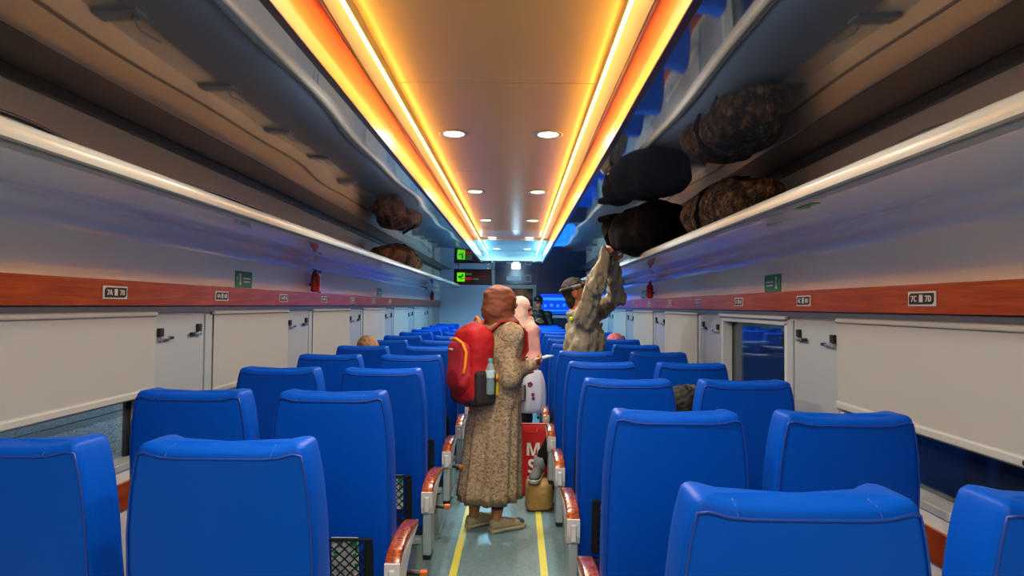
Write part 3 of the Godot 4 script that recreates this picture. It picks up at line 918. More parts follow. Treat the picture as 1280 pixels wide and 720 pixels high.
func wall_things() -> void:
	for s in [-1, 1]:
		var side: String = "sign board" if s < 0 else "television"
		var d0 := 2.29 if s < 0 else 2.02
		for k in range(0, 11):
			var row := 7 - k
			if row < 1: break
			var letters := ["A", "B"] if s < 0 else ["C", "D"]
			var label := "black seat number plate %d%s %d%s on the wood band" % [row, letters[0], row, letters[1]]
			var t := thing("seat_number_plate", label, "number plate", V(s * (HALF - 0.0225), 1.534, d0 + 0.83 * k))
			t.basis = wall_turn(s)
			obj("frame", Shape.new().box(Vector3(0, 0, 0.002), Vector3(0.138, 0.047, 0.004), 0.001), M.silver_print, t)
			var o := PackedVector2Array()
			for q in [[-0.062, -0.018], [0.050, -0.018], [0.058, -0.014], [0.062, -0.006], [0.062, 0.018], [-0.050, 0.018], [-0.058, 0.014], [-0.062, 0.006]]: o.append(Vector2(q[0], q[1]))
			obj("black_face", Shape.new().prism(o, 0.003, 0.0052), M.black_plastic, t)
			var e: float = 1.0
			text("%d%s" % [row, letters[0]], 0.019, t, Vector3(-0.036 * e, 0.0, 0.0056), Basis(), M.silver_print)
			text("%d%s" % [row, letters[1]], 0.019, t, Vector3(0.036 * e, 0.0, 0.0056), Basis(), M.silver_print)
			var ic := Shape.new()
			ic.box(Vector3(0, 0.001, 0.0056), Vector3(0.018, 0.024, 0.001), 0.0003)
			obj("seat_symbol", ic, M.silver_print, t)
		# green notices above the band
		for q in ([[3.42, 0], [6.8, 1]] if s < 0 else [[3.25, 0], [6.55, 1]]):
			var lb: String = ("green emergency notice with white print just above the band, %s side" if q[1] == 0 else "farther green notice near a fire extinguisher, %s side") % side
			var t := thing("green_notice", lb, "sign", V(s * (HALF - 0.001), 1.628, q[0]))
			t.basis = wall_turn(s)
			obj("plate", Shape.new().box(Vector3(0, 0, 0.0015), Vector3(0.205, 0.088, 0.003), 0.001), M.sign_green, t)
			var f: float = s * 1.0
			for e in [["pictogram", 0.048, 0.0, 0.012, 0.036], ["pictogram", 0.048, 0.024, 0.022, 0.012], ["pictogram", 0.048, -0.024, 0.024, 0.012], ["pictogram", 0.084, 0.004, 0.006, 0.024], ["print_line", -0.035, 0.006, 0.09, 0.008], ["print_line", -0.035, -0.012, 0.08, 0.006]]:
				obj(e[0], Shape.new().box(Vector3(f * e[1], e[2], 0.0034), Vector3(e[3], e[4], 0.001), 0.0003), M.sign_white, t)
		# small fire extinguishers and what hangs beside them
		for d in ([4.50, 10.7] if s < 0 else [6.05]):
			var lb := "small red fire extinguisher clipped to the wall, television side" if s > 0 else ("small red fire extinguisher beside a tall white strip, sign board side" if d < 6 else "far red fire extinguisher close to the sign board")
			var t := thing("fire_extinguisher", lb, "fire extinguisher", V(s * (HALF - 0.045), 1.583, d))
			t.scale = Vector3(0.88, 0.88, 0.88)
			obj("cylinder", Shape.new().lathe([Vector2(0.02, 0.0), Vector2(0.034, 0.006), Vector2(0.036, 0.02), Vector2(0.036, 0.12), Vector2(0.030, 0.142), Vector2(0.014, 0.155), Vector2(0.012, 0.162)], Vector3.ZERO, 18), M.red_paint, t)
			var h := Shape.new()
			h.box(Vector3(0, 0.170, 0), Vector3(0.024, 0.02, 0.03), 0.005)
			h.box(Vector3(0, 0.182, 0.03), Vector3(0.016, 0.008, 0.07), 0.003)
			h.tube([Vector3(0, 0.17, 0.015), Vector3(0, 0.16, 0.05), Vector3(0, 0.12, 0.058), Vector3(0, 0.09, 0.052)], 0.008, 6)
			obj("valve", h, M.black_plastic, t)
			obj("label_band", Shape.new().lathe([Vector2(0.0362, 0.05), Vector2(0.0366, 0.055), Vector2(0.0366, 0.085), Vector2(0.0362, 0.09)], Vector3.ZERO, 18), M.red_paint, t)
			var br := Shape.new()
			br.box(Vector3(s * 0.030, 0.06, 0), Vector3(0.03, 0.02, 0.05), 0.003)
			obj("clip", br, M.black_plastic, t)
			if d < 7:
				var e := thing("white_strip", "tall white instruction strip with dark ends, beside the extinguisher, %s side" % side, "notice", V(s * (HALF - 0.001), 1.59, d + 0.21))
				e.basis = wall_turn(s)
				obj("plate", Shape.new().box(Vector3(0, 0.07, 0.004), Vector3(0.075, 0.17, 0.008), 0.002), M.sign_white, e)
				var pr := Shape.new()
				pr.box(Vector3(0, 0.148, 0.0086), Vector3(0.076, 0.022, 0.002), 0.0005)
				pr.box(Vector3(0, -0.006, 0.0086), Vector3(0.076, 0.018, 0.002), 0.0005)
				for g in 3: pr.box(Vector3(0, 0.03 + g * 0.035, 0.0086), Vector3(0.03, 0.006, 0.001), 0.0003)
				obj("dark_print", pr, M.black_plastic, e)
	# arrow sticker under the rack on the television side
	var ar := thing("arrow_sticker", "green arrow sticker under the edge of the luggage rack", "sticker", V(0.975, 1.8125, 1.95))
	var o := PackedVector2Array()
	for q in [[-0.07, -0.012], [0.02, -0.012], [0.02, -0.026], [0.07, 0.0], [0.02, 0.026], [0.02, 0.012], [-0.07, 0.012]]: o.append(Vector2(q[0], q[1]))
	obj("arrow", Shape.new().prism(o, 0.0, 0.002, Vector3.ZERO, Basis(Vector3(0, 0, -1), Vector3(-1, 0, 0), Vector3(0, 1, 0)).orthonormalized()), M.sign_green, ar)
	sign_board()
	television()
	# small things over the vestibule door
	var lp := thing("door_lamp", "small white ceiling lamp before the vestibule door", "lamp", V(0.06, 2.160, 10.95))
	obj("lamp_cover", Shape.new().box(Vector3.ZERO, Vector3(0.15, 0.035, 0.05), 0.008), M.lamp_white, lp)
	obj("lamp_base", Shape.new().box(Vector3(0, 0.021, -0.005), Vector3(0.17, 0.012, 0.05), 0.003), M.white_frame, lp)
	var dl := OmniLight3D.new()
	dl.name = "door_lamp_light"; dl.light_color = Color(0.70, 0.90, 1.0); dl.light_energy = 0.45; dl.light_size = 0.04; dl.shadow_enabled = true; dl.omni_range = 20.0; dl.omni_attenuation = 2.0
	lp.add_child(dl); dl.position = Vector3(0, -0.03, 0.0)
	var n1 := thing("door_notice", "pale notice above the vestibule door", "sign", V(0.02, 2.02, FAR - 0.001))
	obj("plate", Shape.new().box(Vector3(0, 0, 0.003), Vector3(0.28, 0.08, 0.006), 0.001), M.end_pale, n1)
	var n2 := thing("no_entry_notice", "small dark square notice beside the pale door notice", "sign", V(0.29, 2.02, FAR - 0.001))
	obj("plate", Shape.new().box(Vector3(0, 0, 0.003), Vector3(0.12, 0.13, 0.006), 0.001), M.end_pale, n2)
	obj("symbol", Shape.new().box(Vector3(0, 0, 0.0068), Vector3(0.10, 0.11, 0.002), 0.0005), M.dark_profile, n2)

func sign_board() -> void:
	var t := thing("passenger_information_display", "dark red and green information display hanging from the coach ceiling", "display", V(-0.69, 1.992, 11.0))
	obj("housing", Shape.new().box(Vector3(0, 0, 0), Vector3(0.66, 0.275, 0.07), 0.008), M.black_plastic, t)
	for g in [-1, 1]: obj("hanger", Shape.new().box(Vector3(g * 0.25, 0.160, 0), Vector3(0.04, 0.05, 0.04), 0.004), M.steel, t)
	var bg := glow("display_red_ground", Color(0.22, 0.012, 0.03), 0.35); bg.albedo_color = Color(0.05, 0.01, 0.015)
	obj("display_ground", Shape.new().box(Vector3(0.03, -0.005, 0.036), Vector3(0.57, 0.21, 0.004), 0.001), bg, t)
	obj("display_square", Shape.new().box(Vector3(-0.205, -0.004, 0.0385), Vector3(0.135, 0.155, 0.004), 0.001), glow("display_green", Color(0.42, 0.95, 0.05), 0.9), t)
	var ic := Shape.new()
	ic.box(Vector3(-0.225, 0.0, 0.0412), Vector3(0.05, 0.035, 0.002), 0.0005)
	ic.box(Vector3(-0.18, 0.02, 0.0412), Vector3(0.03, 0.05, 0.002), 0.0005)
	ic.box(Vector3(-0.19, -0.03, 0.0412), Vector3(0.05, 0.015, 0.002), 0.0005)
	obj("display_symbol", ic, M.sign_green, t)
	var gr := Shape.new(); var rd := Shape.new()
	var rng := RandomNumberGenerator.new(); rng.seed = 4
	for k in 7: gr.box(Vector3(-0.118 + k * 0.016, 0.048, 0.0385), Vector3(0.011, 0.026 + 0.010 * rng.randf(), 0.003), 0.0008)
	for k in 6: gr.box(Vector3(0.015 + k * 0.016, -0.035, 0.0385), Vector3(0.011, 0.022 + 0.010 * rng.randf(), 0.003), 0.0008)
	for k in 6: rd.box(Vector3(-0.118 + k * 0.019, -0.030, 0.0385), Vector3(0.014, 0.04 + 0.012 * rng.randf(), 0.003), 0.0008)
	for k in 9: rd.box(Vector3(0.02 + k * 0.024, 0.010, 0.0385), Vector3(0.012, 0.004, 0.003), 0.0008)
	obj("display_green_line", gr, glow("display_green_dim", Color(0.05, 0.55, 0.22), 0.8), t)
	obj("display_red_line", rd, glow("display_red", Color(0.75, 0.03, 0.02), 0.8), t)

func television() -> void:
	var t := thing("television", "wall-mounted television with a glowing blue picture", "television", V(0.86, 1.535, FAR - 0.03))
	obj("housing", Shape.new().box(Vector3.ZERO, Vector3(0.70, 0.42, 0.05), 0.008), M.black_plastic, t)
	var sc := glow("screen_blue", Color(0.0, 0.28, 0.95), 1.0)
	obj("screen", Shape.new().box(Vector3(0, 0.004, 0.026), Vector3(0.67, 0.385, 0.004), 0.001), sc, t)
	var p := Shape.new()
	for k in 5: p.ellipsoid(Vector3(-0.24 + k * 0.12, -0.03 + 0.012 * (k % 2), 0.0285), Vector3(0.028, 0.03, 0.001), Basis(), 6, 10)
	p.box(Vector3(0, 0.10, 0.0285), Vector3(0.56, 0.05, 0.001), 0.0004)
	p.box(Vector3(0, -0.12, 0.0285), Vector3(0.60, 0.02, 0.001), 0.0004)
	obj("screen_picture", p, glow("screen_light", Color(0.12, 0.62, 1.0), 1.1), t)
	var l := AreaLight3D.new()
	l.name = "screen_light"; l.area_size = Vector2(0.66, 0.38); l.light_color = Color(0.1, 0.45, 1.0); l.light_energy = 0.12; l.shadow_enabled = true; l.area_range = 20.0; l.area_attenuation = 2.0
	t.add_child(l); l.position = Vector3(0, 0, 0.034); l.rotation_degrees.y = 180.0

# ------------------------------------------------------------------ luggage on the racks
func image_spots(size: int, base: Color, marks: Array, count: int, r0: float, r1: float, seed_: int) -> ImageTexture:   # small leaf-shaped prints scattered over a cloth
	var im := Image.create(size, size, false, Image.FORMAT_RGB8)
	im.fill(base)
	var rng := RandomNumberGenerator.new(); rng.seed = seed_
	for k in count:
		var c := Vector2(rng.randf(), rng.randf()) * size
		var r := rng.randf_range(r0, r1); var a := rng.randf() * TAU; var thin := rng.randf_range(0.25, 0.6)
		var col: Color = marks[rng.randi() % marks.size()]
		for y in range(-int(r) - 1, int(r) + 2):
			for x in range(-int(r) - 1, int(r) + 2):
				var p := Vector2(x, y).rotated(a); p.y /= thin
				if p.length() < r: im.set_pixel(posmod(int(c.x) + x, size), posmod(int(c.y) + y, size), col)
	im.generate_mipmaps()
	return ImageTexture.create_from_image(im)

func luggage() -> void:
	var black := mat("black_cloth", Color(0.06, 0.055, 0.058), 0.9)
	black.metallic_specular = 0.2
	var camo := mat("camo_cloth", Color.WHITE, 0.85)
	planar(camo, grain(256, 0.045, 33, Vector2(1, 1), [[0.0, Color(0.05, 0.045, 0.04)], [0.46, Color(0.07, 0.06, 0.05)], [0.50, Color(0.26, 0.17, 0.12)], [0.60, Color(0.10, 0.08, 0.06)], [0.66, Color(0.56, 0.44, 0.30)], [0.78, Color(0.18, 0.13, 0.09)], [1.0, Color(0.62, 0.50, 0.36)]], 2), Vector3(2.6, 2.6, 2.6))
	# black bag being pushed on to the rack
	var t := thing("black_bag", "black soft bag being lifted on to the luggage rack", "bag", V(0, 0, 0))
	var dk := Color(0.03, 0.03, 0.03)
	var turn := Basis(Vector3.UP, 0.34)
	obj("bag_body", field(Shape.new(), [slab(V(0.95, 2.01, 4.10), Vector3(0.17, 0.135, 0.25), 0.09, dk, turn), ball(V(0.80, 2.03, 4.42), Vector3(0.12, 0.13, 0.12), dk), ball(V(0.98, 2.02, 3.90), Vector3(0.14, 0.11, 0.12), dk), ball(V(0.90, 1.97, 4.2), Vector3(0.17, 0.12, 0.2), dk)], 0.014, 0.08, 0.02, 6.0), black, t)
	obj("flap", field(Shape.new(), [slab(V(0.745, 2.115, 4.42), Vector3(0.07, 0.022, 0.09), 0.02, dk, Basis(Vector3.UP, 0.4)), ball(V(0.73, 2.05, 4.44), Vector3(0.03, 0.06, 0.05), dk)], 0.008, 0.03), black, t)
	obj("strap", Shape.new().tube([V(0.73, 2.05, 4.36), V(0.69, 1.98, 4.36), V(0.71, 1.93, 4.38), V(0.76, 1.92, 4.38)], 0.012, 6, 0.5), black, t)
	# camouflage bag
	t = thing("camouflage_bag", "brown and black camouflage duffel bag lying on the rack", "bag", V(0, 0, 0))
	obj("bag_body", field(Shape.new(), [slab(V(1.16, 1.985, 3.08), Vector3(0.17, 0.115, 0.26), 0.10, dk), ball(V(1.11, 1.975, 3.32), Vector3(0.15, 0.12, 0.13), dk), ball(V(1.14, 1.97, 2.84), Vector3(0.16, 0.105, 0.16), dk)], 0.014, 0.06, 0.03, 5.0), camo, t)
	obj("strap", Shape.new().tube([V(1.0, 1.88, 3.16), V(0.972, 1.96, 3.14), V(1.0, 2.07, 3.12), V(1.06, 2.105, 3.12), V(1.15, 2.11, 3.12)], 0.014, 6, 0.4), black, t)
	obj("strap", Shape.new().tube([V(1.0, 1.88, 2.90), V(0.982, 1.96, 2.90), V(1.01, 2.05, 2.90), V(1.06, 2.095, 2.90), V(1.15, 2.10, 2.90)], 0.014, 6, 0.4), black, t)
	# brown bag on the other side
	t = thing("brown_bag", "brown slouching bag on the rack, sign board side", "bag", V(0, 0, 0))
	var br := mat("brown_cloth", Color.WHITE, 0.8)
	planar(br, grain(128, 0.05, 14, Vector2(1, 1), [[0.0, Color(0.12, 0.09, 0.07)], [0.5, Color(0.34, 0.24, 0.16)], [0.75, Color(0.52, 0.38, 0.25)], [1.0, Color(0.66, 0.54, 0.40)]], 2), Vector3(2.0, 2.0, 2.0))
	obj("bag_body", field(Shape.new(), [ball(V(-1.14, 1.98, 6.35), Vector3(0.20, 0.13, 0.30), dk), ball(V(-1.08, 1.95, 6.72), Vector3(0.15, 0.105, 0.18), dk), ball(V(-1.16, 1.95, 5.98), Vector3(0.17, 0.10, 0.2), dk)], 0.016, 0.08, 0.03, 5.0), br, t)
	obj("strap", Shape.new().tube([V(-0.99, 1.88, 6.62), V(-0.965, 1.96, 6.60), V(-1.0, 2.06, 6.55), V(-1.1, 2.12, 6.5)], 0.014, 6, 0.4), black, t)
	# cables lying along the lips
	for s in [-1, 1]:
		var path := []
		for k in 121:
			var d := 0.4 + k * 0.05
			var hump := 0.0
			for h in ([[1.25, 0.20, 0.020], [2.25, 0.50, 0.017], [3.9, 0.5, 0.010]] if s < 0 else [[1.32, 0.17, 0.014], [3.1, 0.4, 0.005], [4.6, 0.5, 0.008]]):
				var u: float = (d - h[0]) / h[1]
				if absf(u) < 1.0: hump = maxf(hump, h[2] * (1.0 - u * u))
			path.append(V(s * 0.928, 1.852 + hump - (0.0 if hump > 0.0 else 0.0), d))
		var c := thing("cable", "black cable lying behind the rack lip, %s side" % ("sign board" if s < 0 else "television"), "cable")
		obj("sheath", Shape.new().tube(path, 0.0058, 6), M.black_plastic, c)

# ------------------------------------------------------------------ people
# A person stands or sits in its own frame: x to the right hand, y up, forward is -z. j holds the joints.
func head_prims(at: Vector3, fwd: Vector3, skin: Color, k := 1.0) -> Array:
	var b := Basis.looking_at(fwd, Vector3.UP)
	var lip := skin.lerp(Color(0.6, 0.2, 0.18), 0.5); var dark := Color(0.04, 0.03, 0.03)
	var P := func(x: float, y: float, z: float) -> Vector3: return at + b * (Vector3(x, y, z) * k)
	var o := [ball(P.call(0, 0.03, 0.012), Vector3(0.074, 0.092, 0.092) * k, skin, b), ball(P.call(0, -0.05, -0.022), Vector3(0.056, 0.066, 0.066) * k, skin, b),
		cap(P.call(0, 0.02, -0.088), P.call(0, -0.022, -0.104), 0.009 * k, 0.014 * k, skin), ball(P.call(0, 0.035, -0.075), Vector3(0.055, 0.012, 0.016) * k, skin, b),
		ball(P.call(0, -0.058, -0.086), Vector3(0.024, 0.008, 0.008) * k, lip, b), ball(P.call(0, -0.098, -0.068), Vector3(0.024, 0.018, 0.02) * k, skin, b)]
	for s in [-1, 1]:
		o.append(ball(P.call(s * 0.031, 0.012, -0.080), Vector3(0.013, 0.007, 0.007) * k, dark, b))
		o.append(cap(P.call(s * 0.018, 0.032, -0.089), P.call(s * 0.046, 0.034, -0.078), 0.005 * k, 0.004 * k, dark))
		o.append(ball(P.call(s * 0.076, -0.005, 0.012), Vector3(0.010, 0.032, 0.02) * k, skin, b))
	return o

func hand_prims(wrist: Vector3, dir: Vector3, palm: Vector3, thumb_side: float, curl: float, skin: Color, k := 1.0) -> Array:
	# dir: where the fingers point; palm: the way the palm looks; thumb_side: +1 when the thumb lies along dir x palm
	dir = dir.normalized(); var n := (palm - dir * palm.dot(dir)).normalized(); var w := dir.cross(n) * thumb_side
	var o := [cap(wrist, wrist + dir * 0.03 * k, 0.026 * k, 0.028 * k, skin)]
	o.append(ball(wrist + dir * 0.06 * k, Vector3(0.040, 0.016, 0.048) * k, skin, Basis(w, -n, dir if w.cross(-n).dot(dir) > 0 else -dir).orthonormalized()))
	var lens := [0.074, 0.084, 0.078, 0.060]
	for f in 4:
		var p: Vector3 = wrist + (dir * (0.098 - 0.004 * absf(f - 1.2)) + w * (0.030 - 0.0205 * f)) * k
		var a := curl * 0.4
		for q in 3:
			var go := (dir * cos(a) + n * sin(a)).normalized()
			var e: Vector3 = p + go * lens[f] * [0.45, 0.31, 0.24][q] * k
			o.append(cap(p, e, (0.0092 - 0.0008 * q) * k, (0.0086 - 0.0010 * q) * k, skin))
			p = e; a += curl * 0.8
	var tp := wrist + (dir * 0.035 + w * 0.034) * k
	var go1 := (dir * 0.62 + w * 0.62 + n * 0.35).normalized(); var go2 := (dir * 0.85 + w * 0.15 + n * (0.3 + 0.4 * curl)).normalized()
	o.append(cap(tp - w * 0.012 * k, tp + go1 * 0.038 * k, 0.013 * k, 0.0105 * k, skin)); o.append(cap(tp + go1 * 0.038 * k, tp + go1 * 0.038 * k + go2 * 0.034 * k, 0.0105 * k, 0.008 * k, skin))
	return o

func body_prims(j: Dictionary, c: Dictionary, k := 1.0) -> Array:   # c: top, legs, skin
	var o := []
	o.append(cap(j.neck + Vector3(0, -0.03, 0), j.head + Vector3(0, -0.05, 0), 0.056 * k, 0.050 * k, c.skin))
	o.append(cap(j.neck + Vector3(0, -0.05, 0), j.chest, 0.085 * k, 0.125 * k, c.top))
	o.append(cap(j.chest, j.pelvis, 0.132 * k, 0.125 * k, c.top))
	for s in ["L", "R"]:
		var sh: Vector3 = j["sh" + s]; var hip: Vector3 = j["hip" + s]
		o.append(cap(j.chest + Vector3(0, 0.10, 0), sh, 0.085 * k, 0.066 * k, c.top))
		o.append(cap(j.chest.lerp(sh, 0.45) - Vector3(0, 0.06, 0), j.pelvis.lerp(hip, 0.6), 0.105 * k, 0.11 * k, c.top))
		o.append(cap(sh, j["el" + s], 0.060 * k, 0.047 * k, c.top)); o.append(cap(j["el" + s], j["ha" + s], 0.046 * k, 0.036 * k, c.top))
		o.append(cap(j.pelvis.lerp(hip, 0.5), hip, 0.105 * k, 0.098 * k, c.legs))
		o.append(cap(hip, j["kn" + s], 0.090 * k, 0.062 * k, c.legs)); o.append(cap(j["kn" + s], j["an" + s], 0.060 * k, 0.042 * k, c.legs))
	return o

func shoe_rings(heel: Vector3, fwd: Vector3, lift := 0.0) -> Array:   # a low shoe lofted from heel to toe
	var side := fwd.cross(Vector3.UP).normalized(); var rings := []
	for q in [[0.0, 0.026, 0.052], [0.012, 0.034, 0.066], [0.06, 0.037, 0.074], [0.11, 0.037, 0.070], [0.15, 0.041, 0.056], [0.20, 0.044, 0.044], [0.235, 0.038, 0.036], [0.255, 0.022, 0.026]]:
		var ring := PackedVector3Array()
		for n in 14:
			var a := TAU * n / 14
			var y: float = q[2] * (0.5 + 0.5 * signf(sin(a)) * pow(absf(sin(a)), 0.6)) * 1.0
			ring.append(heel + fwd * q[0] + side * q[1] * cos(a) * (1.0 if sin(a) < 0.3 else 0.86) + Vector3(0, y + 0.018 + lift, 0))
		rings.append(ring)
	return rings

func sole_rings(heel: Vector3, fwd: Vector3) -> Array:
	var side := fwd.cross(Vector3.UP).normalized(); var rings := []
	for q in [[-0.006, 0.024], [0.004, 0.036], [0.06, 0.040], [0.11, 0.039], [0.16, 0.045], [0.21, 0.046], [0.245, 0.038], [0.264, 0.020]]:
		var ring := PackedVector3Array()
		for e in [[-1, 0.001], [-1, 0.022], [-0.9, 0.026], [0.9, 0.026], [1, 0.022], [1, 0.001]]: ring.append(heel + fwd * q[0] + side * q[1] * e[0] + Vector3(0, e[1], 0))
		rings.append(ring)
	return rings

func shoes(t: Node3D, heels: Array, fwds: Array, upper: Material, sole: Material, toe: Material) -> void:
	for k in heels.size():
		var o := obj("shoe", Shape.new().loft(shoe_rings(heels[k], fwds[k])), upper, t)
		obj("sole", Shape.new().loft(sole_rings(heels[k], fwds[k])), sole, o)
		var lc := Shape.new()
		var side: Vector3 = fwds[k].cross(Vector3.UP).normalized()
		for q in 4:
			var at: Vector3 = heels[k] + fwds[k] * (0.095 + q * 0.024) + Vector3(0, 0.088 - q * 0.008, 0)
			lc.tube([at - side * 0.03 - Vector3(0, 0.008, 0), at, at + side * 0.03 - Vector3(0, 0.008, 0)], 0.004, 5)
		obj("laces", lc, M.sign_white, o)
		if toe: obj("toe_cap", Shape.new().ellipsoid(heels[k] + fwds[k] * 0.215 + Vector3(0, 0.040, 0), Vector3(0.040, 0.024, 0.042), Basis.looking_at(fwds[k], Vector3.UP), 8, 14), toe, o)

func skirt_rings(from: Vector3, to: Vector3, r0: Vector2, r1: Vector2, folds: int, depth: float, steps := 16) -> Array:
	var rings := []
	for k in steps + 1:
		var a := float(k) / steps
		var c := from.lerp(to, a); var r := r0.lerp(r1, pow(a, 0.8))
		var ring := PackedVector3Array()
		for n in 72:
			var u := TAU * n / 72
			var f := 1.0 + depth * a * (sin(u * folds + 0.6 * sin(u * 3.0)) + 0.5 * sin(u * (folds * 2 - 3) + 1.0))
			ring.append(c + Vector3(cos(u) * r.x * f, -0.004 * sin(u * 5.0) * a, sin(u) * r.y * f))
		rings.append(ring)
	return rings

func backpack(t: Node3D, c: Color, dark: Color, trim: Color, size: Vector3) -> void:   # own frame: +z is the outside, y from its base
	var h := size * 0.5
	obj("pack_body", field(Shape.new(), [slab(Vector3(0, h.y * 0.93, 0), Vector3(h.x * 0.96, h.y * 0.93, h.z * 0.9), 0.07, c), ball(Vector3(0, h.y * 1.45, -0.01), Vector3(h.x * 0.86, h.y * 0.56, h.z * 0.95), c.lerp(Color(0.55, 0.08, 0.14), 0.35)), ball(Vector3(0, h.y * 0.5, 0.01), Vector3(h.x * 0.98, h.y * 0.5, h.z), c)], 0.011, 0.06, 0.006, 14.0), M.tinted, t)
	obj("front_pocket", field(Shape.new(), [slab(Vector3(-0.01, h.y * 0.98, h.z * 0.95), Vector3(h.x * 0.72, h.y * 0.56, 0.045), 0.045, c.lightened(0.12)), ball(Vector3(-0.01, h.y * 0.62, h.z * 0.95), Vector3(h.x * 0.75, h.y * 0.42, 0.055), c.darkened(0.15))], 0.010, 0.04), M.tinted, t)
	obj("base_panel", field(Shape.new(), [slab(Vector3(0, 0.045, 0.0), Vector3(h.x * 0.90, 0.045, h.z * 0.92), 0.04, dark)], 0.012, 0.02), M.tinted, t)
	for s in [-1, 1]:
		obj("side_pocket", field(Shape.new(), [slab(Vector3(s * h.x * 0.95, h.y * 0.46, 0.0), Vector3(0.030, h.y * 0.42, h.z * 0.78), 0.03, dark)], 0.010, 0.02), M.tinted, t)
		obj("shoulder_strap", Shape.new().tube([Vector3(s * 0.07, h.y * 1.75, -h.z * 0.7), Vector3(s * 0.10, h.y * 2.02, -h.z - 0.05), Vector3(s * 0.115, h.y * 2.02, -h.z - 0.16), Vector3(s * 0.115, h.y * 1.75, -h.z - 0.245), Vector3(s * 0.12, h.y * 1.3, -h.z - 0.25), Vector3(s * 0.135, h.y * 0.95, -h.z - 0.16), Vector3(s * 0.13, h.y * 0.6, -h.z * 0.7)], 0.027, 8, 0.28), plain(c.darkened(0.12)), t)
	if trim.a > 0.5:
		var m := plain(trim)
		obj("piping", Shape.new().tube([Vector3(-h.x * 0.55, h.y * 1.58, h.z + 0.022), Vector3(0.0, h.y * 1.62, h.z + 0.035), Vector3(h.x * 0.52, h.y * 1.52, h.z + 0.032), Vector3(h.x * 0.70, h.y * 1.32, h.z + 0.022), Vector3(h.x * 0.72, h.y * 1.0, h.z + 0.030), Vector3(h.x * 0.66, h.y * 0.82, h.z + 0.034)], 0.0105, 8), m, t)
		obj("carry_loop", Shape.new().tube([Vector3(-0.045, h.y * 1.86, -h.z * 0.3), Vector3(-0.035, h.y * 2.06, -h.z * 0.3), Vector3(0.0, h.y * 2.14, -h.z * 0.3), Vector3(0.03, h.y * 2.06, -h.z * 0.3), Vector3(0.035, h.y * 1.88, -h.z * 0.3)], 0.012, 6, 0.6), m, t)
		obj("logo", Shape.new().box(Vector3(-0.04, h.y * 1.36, h.z + 0.046), Vector3(0.05, 0.012, 0.004), 0.002), M.sign_white, t)
		obj("hip_tab", Shape.new().box(Vector3(h.x * 0.86, h.y * 0.50, -h.z * 0.98), Vector3(0.02, 0.14, 0.03), 0.006), plain(Color(0.85, 0.72, 0.05)), t)

var plains := {}
func plain(c: Color, rough := 0.7) -> StandardMaterial3D:
	var key := c.to_html() + str(rough)
	if not plains.has(key): plains[key] = mat("cloth_" + key, c, rough)
	return plains[key]

func person(label: String, at: Vector3, turn: float) -> Node3D: return thing("person", label, "person", at, turn)

